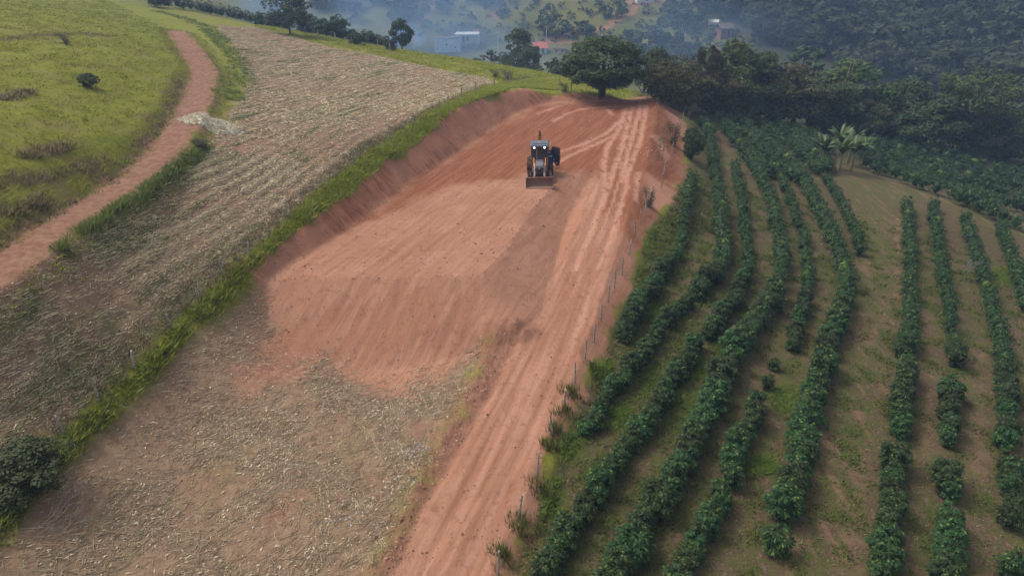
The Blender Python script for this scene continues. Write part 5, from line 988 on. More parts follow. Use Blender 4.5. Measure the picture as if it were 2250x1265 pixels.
variant('belt_d', 17, 'tall', 'tree_bright', 58, 80, 0.055, 0.10, 0.15)
variant('belt_e', 18, 'spread', 'tree_dark', 56, 80, 0.055, 0.10, 0.2)
variant('belt_f', 27, 'dome', 'tree_dark', 60, 85, 0.055, 0.05, 0.15)
variant('spread', 19, 'spread', 'tree_bright', 60, 70, 0.045, 0.36, 0.1, rad=0.016, multi=4, limbs=16, bark='bark_pale')
variant('vine', 20, 'tall', 'tree_brown', 36, 130, 0.035, 0.25, -0.1)
variant('far_a', 21, 'round', 'tree_far', 20, 18, 0.135, 0.06)
variant('far_b', 22, 'tall', 'tree_far', 20, 18, 0.135, 0.06)
variant('far_c', 23, 'dome', 'tree_far', 20, 18, 0.135, 0.05)
variant('scrub', 28, 'round', 'tree_far', 9, 16, 0.26, 0.0)
variant('far_d', 24, 'spread', 'tree_far', 20, 18, 0.135, 0.15)
M['shrub'] = leafy('shrub_leaf', (0.06, 0.058, 0.034), (0.15, 0.135, 0.085), 0.7, 0.15, 0.15, 0.04)
variant('shrub', 25, 'spread', 'shrub', 26, 46, 0.05, 0.02, 0.5, rad=0.012, multi=5, limbs=18, bark='bark_grey')
variant('shrub_dark', 26, 'round', 'coffee', 60, 70, 0.055, 0.0, 0.15, rad=0.03)

def tree(key, t, name, label, group=None, rz=0.0, cat='tree', widen=1.0):
    x, y, z, h, w = t
    e = empty(name, (x, y, z), rz, (w * 1.06 * widen, w * 1.06 * widen, h * 1.03))
    tag(e, label, cat, group)
    for nm, me in (('crown', VAR[key][0]), ('trunk', VAR[key][1])):
        link(bpy.data.objects.new(nm, me), e)
    return e
T = L['trees']; ORD = ['first', 'second', 'third', 'fourth', 'fifth', 'sixth', 'seventh', 'eighth', 'ninth', 'tenth', 'eleventh', 'twelfth', 'thirteenth', 'fourteenth', 'fifteenth', 'sixteenth', 'seventeenth', 'eighteenth', 'nineteenth', 'twentieth']
TENS = {2: 'twenty', 3: 'thirty', 4: 'forty', 5: 'fifty', 6: 'sixty', 7: 'seventy'}
def nth(n):
    if n <= 20: return ORD[n - 1]
    t, u = divmod(n, 10); return TENS[t] + '-' + ORD[u - 1] if u else TENS[t].replace('ty', 'tieth')
tree('dome', T['dome'], 'shade_tree', 'broad domed dark green tree standing alone behind the far end of the platform', rz=0.4)
tree('loose', T['lean'], 'young_tree', 'slender open tree with thin leaning trunk beside the broad domed tree', rz=1.2)
belt_l = ['olive brown tree at the wood edge just past the young slender tree', 'tall olive tree rising behind the brown vine covered crown', 'rounded dark tree between the vine covered tree and the great dome', 'largest domed olive tree in the middle of the dark wood edge',
 'fresh green tree beside the pale dead trunk', 'dark tree above the banana plants', 'dark tree at the dip of the wood edge past the bananas', 'low bushy tree under the largest domed olive tree', 'low dark tree below the brown vine covered crown',
 'low dark tree at the foot of the pale dead trunk', 'low tree just above the banana leaves', 'dark rounded tree behind the middle of the lower coffee block', 'dark narrow tree just before the spreading pale trunked tree', 'dark tree past the spreading pale trunked tree', 'last dark tree of the wood edge by the picture border',
 'small bushy tree at the far corner of the platform', 'low thicket tree in the shade behind the coffee block corner', 'low bushy tree in the shade above the upper coffee block']
bk = ['belt_a', 'belt_d', 'belt_b', 'belt_a', 'belt_d', 'belt_f', 'belt_b', 'belt_c', 'belt_c', 'belt_e', 'belt_c', 'belt_f', 'belt_b', 'belt_e', 'belt_f', 'belt_c', 'belt_c', 'belt_e']
for i, (t, l) in enumerate(zip(T['belt'], belt_l)): tree(bk[i], t, 'woodland_tree', l, 'trees along the dark wood edge', rz=i * 1.9, widen=1.12)
for i, (t, l) in enumerate(zip(T['fill'], ['dark tree filling the gap beside the spreading tree', 'low dark thicket at the foot of the spreading tree'])): tree(['belt_f', 'belt_c'][i], t, 'woodland_tree', l, 'trees along the dark wood edge', rz=i + .7, widen=1.2)
tree('vine', T['vine'], 'vine_covered_tree', 'dark reddish brown vine smothered tree crown above the wood edge', rz=0.3)
tree('spread', T['spread'], 'spreading_tree', 'spreading tree with several bare pale trunks above the lower coffee block', rz=2.0)
back_l = ['tall tree peeking above the brown vine covered crown', 'hazy tree behind the largest dome of the wood edge', 'tree top behind the first olive brown wood tree', 'hazy tall tree rising behind the dead trunk', 'blue green tree behind the dark tree above the bananas', 'hazy broad tree behind the dip of the wood edge',
 'pale blue green tree just behind the spreading tree', 'hazy broad tree above the crown of the spreading tree', 'hazy tree behind the bare branched tree', 'tree top in the gap behind the vine covered crown', 'hazy tree behind the young slender tree', 'hazy tree behind the last tree by the picture border']
for i, (t, l) in enumerate(zip(T['back'], back_l)): tree(['far_a', 'far_c', 'belt_c', 'far_b', 'far_a', 'far_c', 'far_d', 'far_c', 'far_a', 'belt_d', 'far_b', 'far_a'][i], t, 'woodland_tree', l, 'trees in the second rank of the wood', rz=i * 1.3 + 0.5, widen=1.1)
val_l = ['tall dark hazy tree standing in the valley behind the grassy crest', 'rounded hazy tree beside the pale blue shed', 'low hazy tree below the white house', 'hazy tree in the valley beside the broad domed tree', 'low hazy tree tucked against the broad domed tree', 'dark hazy tree between the tall valley tree and the red roof', 'low hazy tree just above the grassy crest line']
for i, (t, l) in enumerate(zip(T['valley'], val_l)): tree(['belt_b', 'far_c', 'far_a', 'far_c', 'far_a', 'belt_e', 'far_c'][i], t, 'valley_tree', l, 'trees in the valley behind the crest', rz=i * 2.1, widen=1.1)
slope_l = ['large round hazy tree on the far slope beside the red cutting', 'hazy tree joined to the large round tree on the far slope', 'tall narrow hazy tree on the far slope above the utility pole', 'small lone tree inside the bend of the far dirt road', 'narrow tree above the red cutting of the far road', 'broad tree above the red cutting of the far road', 'dark tree beside the far pasture clearing', 'rounded tree below the far pasture clearing',
 'bushy tree beside the small brick house', 'small bush like tree by the utility pole on the valley floor', 'rounded tree on the valley floor behind the broad domed tree', 'second rounded tree on the valley floor behind the broad domed tree', 'bushy tree on the valley floor above the wood edge', 'large domed tree standing in front of the small brick house', 'small tree on the valley floor touching the domed tree crown']
for i, (t, l) in enumerate(zip(T['slope'], slope_l)): tree(['far_c', 'far_a', 'far_b', 'far_a'][i % 4], t, 'hillside_tree', l, 'trees on the far hillside', rz=i * 1.7)
tree('loose', T['crest_tall'], 'crest_tree', 'tall open tree with visible trunk on the crest of the stubble field', rz=0.6)
tree('round', T['crest_round'], 'crest_tree', 'compact round dark tree at the end of the coffee bushes on the crest', rz=2.6)
for t, l, k in zip(L['pasture_shrubs'], ['small grey green shrub alone in the middle of the pasture', 'small brownish shrub beside the upper scarp of the pasture', 'low brown green shrub on the track edge by the straw pile'], ['shrub_dark', 'shrub', 'shrub']):
    tree(k, t, 'pasture_shrub', l, cat='shrub')
ss = L['slope_shrubs']
for i, (k, l) in {0: ('shrub', 'leafless grey brown shrub at the fence on the red slope'), 1: ('shrub', 'pale grey green shrub halfway up the red slope edge'), 3: ('shrub', 'dry olive shrub at the far fence corner'), 5: ('shrub_dark', 'tall dark green bush standing at the head of the fence row')}.items():
    tree(k, ss[i], 'slope_shrub', l, cat='shrub')
for t, l in zip(L['brow_shrubs'], ['grey brown shrub on the grassy brow above the cut bank end', 'second grey shrub on the grassy brow just uphill of the first', 'thin shrub on the brow beside the broad domed tree']): tree('shrub', t, 'brow_shrub', l, cat='shrub')
x, y, z = L['bush_corner']
tree('belt_b', (x, y, z, 2.0, 3.4), 'roadside_bush', 'large dark green bush in the verge at the lower corner of the field', cat='bush')
# far wood: one mass
r2 = np.random.RandomState(5); W = np.array(L['wood']); keys = ['far_a', 'far_b', 'far_c', 'far_d']; kk = r2.randint(0, 4, len(W)); wp = []
hh = r2.uniform(6, 11.5, len(W)) * np.where(W[:, 0] > 75, 1.3, 1.0)
for i, k in enumerate(keys):
    m = kk == i; sc = np.stack([hh[m] * r2.uniform(0.8, 1.25, m.sum()), hh[m] * r2.uniform(0.8, 1.25, m.sum()), hh[m]], 1)
    wp.append(place(VAR[k][2], W[m], r2.uniform(0, 6.28, m.sum()), sc))
S = np.array(L['scrub']); sh = r2.uniform(0.8, 2.6, len(S))
stuff('hillside_scrub', [place(VAR['scrub'][2], S, r2.uniform(0, 6.28, len(S)), np.stack([sh * 1.4, sh * 1.4, sh], 1))], M['tree_far'], 'scattered low scrub on the hazy far pasture slopes')
stuff('far_wood', wp, M['tree_far'], 'hazy blue green woodland covering the far hillside')
# bare trees
def bare_tree(name, t, label, seed, mat, depth=4, cat='tree'):
    x, y, z, h, w = t; r = random.Random(seed); e = empty(name, (x, y, z)); tag(e, label, cat)
    mb = MB(); tw = MB()
    def grow(p, d, l, rad, k):
        q = p + d * l; m_ = p.lerp(q, 0.5) + Vector((r.uniform(-1, 1), r.uniform(-1, 1), r.uniform(-.5, .5))) * l * 0.07
        (mb if k == 0 else tw).tube([p, m_, q], [rad, rad * 0.85, rad * 0.68], 6 if k < 2 else 4)
        if k >= depth: return
        for _ in range(3 if k else 4):
            a = r.uniform(0, 6.28); tl = r.uniform(0.35, 0.85)
            nd = (d + Vector((math.cos(a) * tl * w / h * 1.6, math.sin(a) * tl * w / h * 1.6, r.uniform(-0.15, 0.3)))).normalized()
            grow(p.lerp(q, r.uniform(0.6, 1.0)), nd, l * r.uniform(0.55, 0.8), rad * 0.55, k + 1)
    grow(Vector((0, 0, -0.1)), Vector((r.uniform(-.15, .15), r.uniform(-.15, .15), 1)).normalized(), h * 0.36, h * 0.022, 0)
    mb.build('trunk', mat, e); tw.build('branches', mat, e)
    return e
x, y, z = L['bare_shrub']
bare_tree('bare_tree', (x, y, z, 2.6, 2.8), 'small leafless grey tree among the straight coffee rows', 3, M['bark_grey'])
bare_tree('bare_tree', T['bare'], 'leafless branching tree beside the spreading tree at the wood edge', 9, M['bark_grey'], 4)
x, y, z, h, w = T['dead']; e = empty('dead_tree', (x, y - 3.5, z)); tag(e, 'pale dead trunk sticking up out of the dark wood edge', 'tree')
mb = MB(); mb.tube([(0, 0, -.3), (0.1, 0, h * .4), (-.1, 0, h * .75), (.15, 0, h)], [.2, .16, .12, .05], 7); mb.build('trunk', M['bark_pale'], e)
mb = MB(); mb.tube([(0, 0, h * .78), (.5, 0, h * .9), (.7, .1, h * 1.02)], [.07, .05, .02], 5); mb.tube([(-.05, 0, h * .65), (-.45, 0, h * .74)], [.06, .02], 5); mb.build('branch', M['bark_pale'], e)
# saplings on the red slope
def sapling(t, label, seed):
    x, y, z, h, w = t; h = max(h, 1.4); e = empty('sapling', (x, y, z)); tag(e, label, 'sapling'); r = np.random.RandomState(seed)
    mb = MB(); mb.tube([(0, 0, -.1), (.05, 0, h * .5), (0, .05, h)], [.035, .028, .012], 6)
    for k in range(5): a = r.uniform(0, 6.28); zz = h * r.uniform(.45, .9); mb.tube([(0.03, 0, zz), (.35 * math.cos(a), .35 * math.sin(a), zz + .3)], [.014, .006], 4)
    mb.build('trunk', M['bark_grey'], e)
    P = r.normal(0, 1, (90, 3)) * [.3, .3, .28 * h] + [0, 0, h * .75]
    V, F = leaves(P, r.normal(size=(90, 3)) + [0, 0, .8], .16, .08, r); mesh_obj('crown', V, F, M['weed'], e)
sapling(ss[4], 'thin sapling with few leaves on the red slope by the tall dark bush', 31)
sapling((ss[2][0], ss[2][1], ss[2][2], 2.4, .5), 'spindly green sapling on the red slope above the leafless shrub', 32)

# ---------------------------------------------------------------- coffee
def coffee_arrays(seed, h=1.55, R=0.74, nc=24, per=44, leaf=0.15):
    """a bush of leafy sprays: clumps of drooping leaves round a rounded outline"""
    r = np.random.RandomState(seed); parts = []
    for c in range(nc):
        zt = (c + 0.5) / nc; a = c * 2.39996 + r.normal(0, 0.3)
        prof = R * (0.62 + 0.75 * zt - 0.95 * zt * zt) * 1.25 * r.uniform(0.72, 1.08)
        d = np.array([math.cos(a), math.sin(a), 0.0]); C0 = d * prof * 0.78 + np.array([0, 0, h * (0.16 + 0.78 * zt) + r.normal(0, 0.06)])
        n = int(per * r.uniform(0.7, 1.3)); rad = r.uniform(0.16, 0.28) * R / 0.58
        q = unit(r.normal(size=(n, 3)) + d * 0.7 + [0, 0, 0.8])
        P = C0 + q * rad * r.uniform(0.55, 1.0, (n, 1)) * [1.1, 1.1, 0.7]
        parts.append(leaves(P, q * 0.7 + [0, 0, 0.7] + r.normal(0, 0.3, (n, 3)), leaf, leaf * 0.5, r, 0.2, q + d * 0.4 + np.array([0, 0, -0.5])))
    return join(parts)
def core_arrays(seed, h, R):
    r = np.random.RandomState(seed); V, F = blob(r, 1.0, 2 if h < 1.59 else 1, (R * 0.62, R * 0.62, h * 0.40), 0.16); return V + [0, 0, h * 0.48], F
CV = []
for k in range(7):
    h, R = 1.36 + 0.13 * (k % 3 - 1), 0.575 + 0.045 * (k % 4 - 1.5)
    V, F = join([coffee_arrays(300 + k, h, R), core_arrays(320 + k, h, R)])
    mb = MB(); rr_ = random.Random(k)
    mb.tube([(0, 0, -.12), (.02, 0, h * .45), (0, .02, h * .9)], [.04, .03, .012], 6)
    for q in range(6): a = q * 1.05; mb.tube([(0, 0, .2 + .2 * q), (.5 * R * math.cos(a), .5 * R * math.sin(a), .35 + .2 * q)], [.016, .006], 4)
    so = mb.build('stem', M['bark']); sm = so.data; bpy.data.objects.remove(so)
    CV.append((np_mesh('coffee_crown', V, F, M['coffee']), sm, (V, F)))
rowname = {'a': 'short upper row along the fence', 'b': 'short lower row along the fence', 'c': 'wide second row from the fence', 'd': 'gappy third row from the fence', 'e': 'wide fourth row from the fence', 'f': 'thinning fifth row from the fence',
           'g': 'wide row beside the grassy path', 'h': 'short upper row beside the grassy path', 'i': 'first straight row past the grassy path', 'j': 'second straight row past the grassy path', 'k': 'third straight row past the grassy path', 'l': 'fourth straight row past the grassy path'}
rc = np.random.RandomState(77); bushes = []
for nm, segs, wd in L['rows']:
    inrow = []
    for seg in segs:
        seg = [Vector((p[0], p[1])) for p in seg]; acc = [0.0]
        for a, b in zip(seg[:-1], seg[1:]): acc.append(acc[-1] + (b - a).length)
        step = 0.68 * (0.9 + 0.2 * (wd - 1)); n = max(1, int(round(acc[-1] / step)))
        for k in range(n + (1 if n > 1 else 0)):
            s = acc[-1] * k / max(n, 1); i = max(0, min(len(seg) - 2, int(np.searchsorted(acc, s, 'right')) - 1)); t = (s - acc[i]) / max(1e-6, acc[i + 1] - acc[i])
            p = seg[i].lerp(seg[i + 1], min(1, t)); lone = n == 1
            if not lone and rc.uniform() < 0.035: continue
            inrow.append((p.x + rc.normal(0, .10), p.y + rc.normal(0, .10), wd * rc.uniform(0.84, 1.10) * (0.72 if lone else 1) * (0.9 if nm in 'bf' else 1), lone))
    inrow = [b for b in inrow if in_view(np.array([[b[0], b[1]]]), 0.03)[0]]
    inrow.sort(key=lambda b: b[1])
    for k, b in enumerate(inrow): bushes.append((b[0], b[1], b[2], nm, k + 1, b[3]))
bushes.sort(key=lambda b: math.hypot(b[0], b[1]))
bz = Hz([b[0] for b in bushes], [b[1] for b in bushes]); rest = []
nlone = 0
for i, (x, y, s, nm, k, lone) in enumerate(bushes):
    cv = CV[rc.randint(0, 7)]; rot = rc.uniform(0, 6.28); sz = s * rc.uniform(0.80, 1.12); hz_ = min(sz, 0.75 + 0.35 * sz)
    if i < 300:
        e = empty('coffee_bush', (x, y, float(bz[i]) - 0.03), rot, (sz, sz, hz_))
        tag(e, f'coffee bush, {nth(k)} from the near end of the {rowname[nm]}', 'coffee bush', 'coffee bushes planted in rows')
        link(bpy.data.objects.new('crown', cv[0]), e); link(bpy.data.objects.new('stem', cv[1]), e)
    else: rest.append((x, y, float(bz[i]) - 0.03, rot, sz * .76, hz_ * .85, rc.randint(0, 7)))
# more distant blocks: part of the same mass
for blk, wd in ((L['block_upper'], 1.15), (L['block_lower'], 1.2)):
    for seg in blk:
        for a, b in zip(seg[:-1], seg[1:]):
            n = max(1, int(math.dist(a[:2], b[:2]) / 1.15))
            for k in range(n):
                t = k / n; x, y = a[0] + (b[0] - a[0]) * t + rc.normal(0, .3), a[1] + (b[1] - a[1]) * t + rc.normal(0, .3)
                rest.append((x, y, float(Hz(x, y)[0]), rc.uniform(0, 6.28), wd * rc.uniform(.85, 1.2), wd * rc.uniform(.8, 1.1), rc.randint(0, 7)))
RA = np.array(rest); FARC = []
for k in range(3):
    V, F = join([coffee_arrays(400 + k, 1.6, .70, 14, 18, 0.20), core_arrays(420 + k, 1.6, .70)]); FARC.append((V, F))
cp = []
for k in range(3):
    m = (RA[:, 6].astype(int) % 3) == k
    cp.append(place(FARC[k], RA[m, :3], RA[m, 3], np.stack([RA[m, 4], RA[m, 4], RA[m, 5]], 1)))
stuff('coffee_plantation', cp, M['coffee'], 'dense dark green coffee bushes of the distant rows and blocks')
# coffee bushes on the crest
for i, ((x, y, z), s) in enumerate(L['crest_coffee']):
    sz = s * math.hypot(x, y) / 1577 / 1.9
    e = empty('crest_bush', (x, y, z - .35), i * 1.1, (sz * 1.9, sz * 1.9, sz * 1.55)); tag(e, f'rounded green coffee bush, {nth([0,1,2,3,4,6,8,10,12,9,11,7,5][i] + 1)} along the field crest counting from the pasture end', 'coffee bush', 'coffee bushes along the field crest')
    link(bpy.data.objects.new('crown', CV[i % 7][0]), e); link(bpy.data.objects.new('stem', CV[i % 7][1]), e)
q = np.array([p for p in L['crest_far']] + [p for p in L['crest_far2']]); q = np.concatenate([q + rc.normal(0, .8, q.shape) * [1, 1, 0] for _ in range(3)])
q[:, 2] = Hz(q[:, 0], q[:, 1])
stuff('crest_hedge', [place(FARC[0], q, rc.uniform(0, 6.28, len(q)), rc.uniform(1.1, 1.6, len(q)))], M['coffee'], 'far line of dark bushes along the top of the hill')

# ---------------------------------------------------------------- bananas
def banana_leaf(l, w, droop, fold, r):
    n = 7; V = []; F = []
    for i in range(n):
        t = i / (n - 1); ww = w * (math.sin(math.pi * min(1, t * 0.93 + 0.07)) ** 0.6) * (0.9 + 0.2 * r.random()); x = l * t * (1 - 0.25 * droop * t); z = l * (0.9 * t - droop * t * t)
        V += [(x, -ww / 2, z - fold * ww), (x, 0, z), (x, ww / 2, z - fold * ww)]
    for i in range(n - 1):
        a = i * 3; F += [(a, a + 3, a + 4, a + 1), (a + 1, a + 4, a + 5, a + 2)]
    return V, F
def banana(loc, h, label, seed, nl=12):
    r = random.Random(seed); e = empty('banana_plant', loc); tag(e, label, 'banana plant', 'banana plants in a clump')
    mb = MB(); mb.tube([(0, 0, -.2), (.05, 0, h * .3), (0, .05, h * .58)], [.17, .14, .09], 8); mb.build('trunk', plain('banana_stem_%d' % seed, (.16, .15, .07), .7), e)
    for k in range(nl):
        dry = k == nl - 1 and seed == 1; V, F = banana_leaf(h * r.uniform(.52, .72), .62, (.5 + .45 * r.random()) if not dry else 1.5, .22, r)
        o = mesh_obj('leaf', V, F, M['banana_dry' if dry else 'banana'], e); o.location = (0, 0, h * .56); o.rotation_euler = (0, (-.75 + .6 * r.random()) if not dry else .5, k * 2.4 + r.uniform(-.3, .3))
for (x, y, z), h, l, s in zip(L['banana'], (4.1, 3.8, 4.0, 4.5, 4.1, 4.3), ['front banana plant with dry hanging leaves at the edge of the grass', 'banana plant leaning over the upper coffee rows', 'banana plant on the lower coffee side of the clump', 'tallest banana plant at the back of the clump', 'banana plant in the middle of the clump beside the front one', 'second banana plant at the back of the clump'], (1, 2, 3, 4, 5, 6)): banana((x, y, z), h, l, s)
# ---------------------------------------------------------------- fence posts
def post(p, h, tilt, az, name, label, group, r0=0.06):
    r = random.Random(int(abs(p[0] * 100 + p[1] * 10))); mb = MB(); n = 7
    a = [r.uniform(.85, 1.15) for _ in range(n)]
    rings = []
    for z, s in ((-.25, 1.05), (h * .4, 1.0), (h * .8, .95), (h, .82)):
        rings.append([mb.bm.verts.new((r0 * s * a[k] * math.cos(6.283 * k / n) + r.uniform(-.006, .006), r0 * s * a[k] * math.sin(6.283 * k / n), z + (.05 * math.cos(6.283 * k / n) if z == h else 0))) for k in range(n)])
    for q0, q1 in zip(rings[:-1], rings[1:]):
        for k in range(n): mb.bm.faces.new((q0[k], q0[(k + 1) % n], q1[(k + 1) % n], q1[k]))
    mb.bm.faces.new(rings[-1])
    o = mb.build(name, M['post']); o.location = (p[0], p[1], float(Hz(p[0], p[1])[0])); o.rotation_euler = (tilt * math.cos(az), tilt * math.sin(az), az)
    tag(o, label, 'fence post', group)
rp = random.Random(3)
for i, p in enumerate(L['posts_verge']):
    post(p, rp.uniform(.95, 1.25), rp.uniform(0, .16), rp.uniform(0, 6.28), 'fence_post', f'{nth(i + 1)} weathered wooden post from the corner bush along the lime green verge', 'posts along the lime green verge')
for i, p in enumerate(L['posts_road']):
    post(p, rp.uniform(1.15, 1.4), rp.uniform(0, .13), rp.uniform(0, 6.28), 'fence_post', f'{nth(i + 1)} thin wooden post up the coffee side of the dirt road', 'posts between dirt road and coffee', 0.05)
for i, p in enumerate(L['posts_crest']):
    lab = ['by the foot of the tall open tree', 'below the big bushes', 'between two bushes', 'among the last bushes', 'before the last bush', 'under the compact round tree', 'just past the tall open tree', 'by the cut bank end', 'at the grassy brow near the domed tree'][i]
    post(p, rp.uniform(1.3, 1.6), rp.uniform(0, .1), rp.uniform(0, 6.28), 'fence_post', f'grey fence post on the far crest {lab}', 'posts along the far crest', 0.08)

# ---------------------------------------------------------------- straw pile, litter
x, y, z = L['straw_pile']; rs2 = np.random.RandomState(21)
sp = empty('straw_pile', (x, y, z)); tag(sp, 'pale heap of maize straw dumped at the bend of the farm track', 'straw pile')
gx, gy = np.meshgrid(np.linspace(-2.6, 2.6, 27), np.linspace(-1.7, 1.7, 19)); q = np.hypot(gx / 2.4, gy / 1.5)
gz = 0.5 * np.clip(1 - q ** 2, -0.2, 1) + 0.14 * fbm(gx * 1.7, gy * 1.7, 5, 3) * np.clip(1.2 - q, 0, 1) + (Hz((gx + x).ravel(), (gy + y).ravel()).reshape(gx.shape) - z)
idx = np.arange(gx.size).reshape(gx.shape); Fq = np.stack([idx[:-1, :-1], idx[:-1, 1:], idx[1:, 1:], idx[1:, :-1]], 2).reshape(-1, 4)
mesh_obj('mound', np.stack([gx.ravel(), gy.ravel(), gz.ravel() - .04], 1), Fq, plain('straw_mound', (.74, .67, .51), .9, .1, var=.35, scale=14), sp, True)
n = 1500; a = rs2.uniform(0, 6.28, n); rr = np.sqrt(rs2.uniform(0, 1.25, n)); px, py = 2.4 * rr * np.cos(a), 1.5 * rr * np.sin(a)
pz = 0.5 * np.clip(1 - rr ** 2, 0, 1) + rs2.uniform(0, .12, n) + Hz(px + x, py + y) - z
V, F = leaves(np.stack([px, py, pz], 1), rs2.normal(0, .5, (n, 3)) + [0, 0, 1], .38, .07, rs2); o = mesh_obj('stalks', V, F, M['pile'], sp); o['kind'] = 'stuff'
white = plain('litter_plastic', (.40, .42, .48), .4, .4); lp = []
for (x, y, z), n, s in zip(L['litter'], (34, 14, 4), (.45, .3, .1)):
    C = np.c_[rs2.normal(0, s, (n, 2)) * [1.4, .6], np.zeros(n)] + [x, y, 0]; C[:, 2] = Hz(C[:, 0], C[:, 1]) + .05
    lp.append(leaves(C, rs2.normal(0, .5, (n, 3)) + [0, 0, 1], .10, .07, rs2))
stuff('plastic_scraps', lp, white, 'whitish plastic scraps lying among the maize stalks')

# ---------------------------------------------------------------- backhoe loader
def paint(name, col, rough=.45, spec=.4, dust=.5):
    t = NT(name); n = t.noise(3.0, 6, .65); n2 = t.noise(14, 4)
    f = t.math('MULTIPLY', t.ramp(t.math('ADD', n, t.math('MULTIPLY', n2, .3)), .5, .85), dust)
    return t.done(t.mix(f, col, (.33, .18, .125)), t.math('ADD', t.math('MULTIPLY', f, .5), rough, clamp=True), spec)
K = {'yellow': paint('loader_orange', (.46, .20, .03), .5, .4, .55), 'dark': paint('hood_dark', (.022, .026, .036), .4, .4, .35), 'hood': paint('hood_top_grey', (.12, .135, .16), .5, .4, .5), 'roof': paint('cab_roof', (.085, .12, .17), .65, .25, .15),
     'rubber': paint('tyre_rubber', (.022, .021, .021), .9, .15, .75), 'rim': paint('wheel_rim', (.42, .37, .27), .6, .3, .6), 'steel': paint('bucket_steel', (.20, .115, .085), .75, .25, .5), 'chrome': paint('hydraulic_rod', (.5, .5, .5), .3, .6, .4),
     'black': paint('chassis_black', (.018, .018, .02), .7, .3, .5), 'rust': paint('exhaust_rust', (.17, .10, .075), .8, .2, .3), 'white': paint('white_decal', (.7, .72, .75), .6, .3, .2)}
tg = NT('cab_glass'); K['glass'] = tg.done((.025, .032, .042), .08, .55)
te = NT('lamp_lit'); te.b.inputs['Emission Color'].default_value = (1, .96, .88, 1); te.b.inputs['Emission Strength'].default_value = 3.0; K['lamp'] = te.done((.9, .9, .9), .3)
bx_, by_, _ = L['backhoe']
bh = empty('backhoe_loader', (bx_, by_, float(Hz(bx_, by_)[0]) - .02), 0.0); bh.rotation_euler = (0, math.radians(-2.2), math.radians(-3))
tag(bh, 'backhoe loader with orange arms, open door and lit lamps facing downhill on the platform', 'backhoe loader')
def wheel(x, y, r, w, name):
    e = MB().lathe([(r * .55, -w / 2), (r * .86, -w / 2), (r, -w * .36), (r, w * .36), (r * .86, w / 2), (r * .55, w / 2)], 'x', (0, 0, 0), 28)
    for k in range(20):
        t = 2 * math.pi * k / 20
        for s in (-1, 1):
            e.box((s * w * .22, math.cos(t + s * .08) * r * 1.01, math.sin(t + s * .08) * r * 1.01), (w * .46, r * .10, r * .075), Matrix.Rotation(t - math.pi / 2, 3, 'X').to_quaternion())
    o = e.build('wheel', K['rubber'], bh); o.location = (x, y, r)
    s = 1 if x > 0 else -1
    MB().lathe([(r * .56, -w * .30), (r * .60, w * .30), (r * .5, w * .34), (r * .42, w * .12), (r * .18, w * .16), (r * .12, w * .3)] if s > 0 else [(r * .12, -w * .3), (r * .18, -w * .16), (r * .42, -w * .12), (r * .5, -w * .34), (r * .60, -w * .30), (r * .56, w * .30)], 'x', (0, 0, 0), 24).build('rim', K['rim'], o)
for s in (-1, 1):
    wheel(s * .94, .75, .76, .42, 'rear'); wheel(s * .86, -1.45, .50, .34, 'front')
mb = MB(); mb.box((0, -.2, .72), (.75, 3.3, .42), bevel=.04); mb.box((0, -1.45, .55), (1.4, .22, .2)); mb.box((0, .75, .76), (1.6, .3, .3)); mb.box((.78, .0, .55), (.42, .75, .08)); mb.box((-.78, .0, .55), (.42, .75, .08)); mb.box((0, 1.5, .85), (1.5, .25, .6), bevel=.03); mb.build('chassis', K['black'], bh)
hood = MB().prism([(-2.05, .82), (-2.05, 1.42), (-1.9, 1.54), (-.35, 1.66), (-.35, .82)], 'x', -.38, .38).build('hood', K['dark'], bh)
MB().prism([(-1.86, 1.548), (-1.8, 1.575), (-.40, 1.685), (-.36, 1.675), (-.36, 1.64), (-1.86, 1.53)], 'x', -.31, .31).build('hood_top', K['hood'], hood)
g = MB()
for k in range(7): g.box((0, -2.06, .90 + k * .065), (.60, .03, .03))
g.build('grille', K['black'], hood)
MB().prism([(-.06, 1.38), (.06, 1.38), (0, 1.30)], 'y', -2.075, -2.05).build('emblem', K['white'], hood)
MB().box((0, -1.98, 1.475), (.6, .03, .035), Matrix.Rotation(-.75, 3, 'X').to_quaternion()).build('hood_trim', K['roof'], hood)
MB().tube([(-.22, -.75, 1.70), (-.22, -.75, 2.42), (-.20, -.68, 2.68)], [.045, .042, .04], 10).build('exhaust_pipe', K['rust'], bh)
# cab
cab = MB(); 
cw0, cw1 = .70, .66
for s in (-1, 1):
    cab.tube([(s * .66, -.30, 1.1), (s * .62, -.18, 2.70)], .045, 6); cab.tube([(s * .68, .62, 1.05), (s * .64, .62, 2.70)], .045, 6); cab.tube([(s * .68, 1.35, 1.3), (s * .64, 1.22, 2.70)], .045, 6); cab.box((s * .68, .5, 1.05), (.07, 1.7, .12)); cab.box((s * .80, .85, 1.45), (.34, 1.15, .10), bevel=.03)
cab.box((0, -.30, 1.12), (1.32, .08, .14)); cab.box((0, 1.35, 1.3), (1.3, .08, .2)); cab.box((0, .5, .98), (1.3, 1.6, .08))
cab = cab.build('cab', K['black'], bh)
def pane(a, b, c, d, nm='window'):
    A, B, C_, D = map(Vector, (a, b, c, d)); n = (B - A).cross(D - A).normalized() * .02
    m = MB(); f = [m.bm.verts.new(p) for p in (A, B, C_, D)]; k = [m.bm.verts.new(p + n) for p in (A, B, C_, D)]
    for i in range(4): m.bm.faces.new((f[i], f[(i + 1) % 4], k[(i + 1) % 4], k[i]))
    m.bm.faces.new(f[::-1]); m.bm.faces.new(k); return m.build(nm, K['glass'], cab)
pane((-.62, -.285, 1.19), (.62, -.285, 1.19), (.585, -.185, 2.68), (-.585, -.185, 2.68), 'windscreen')
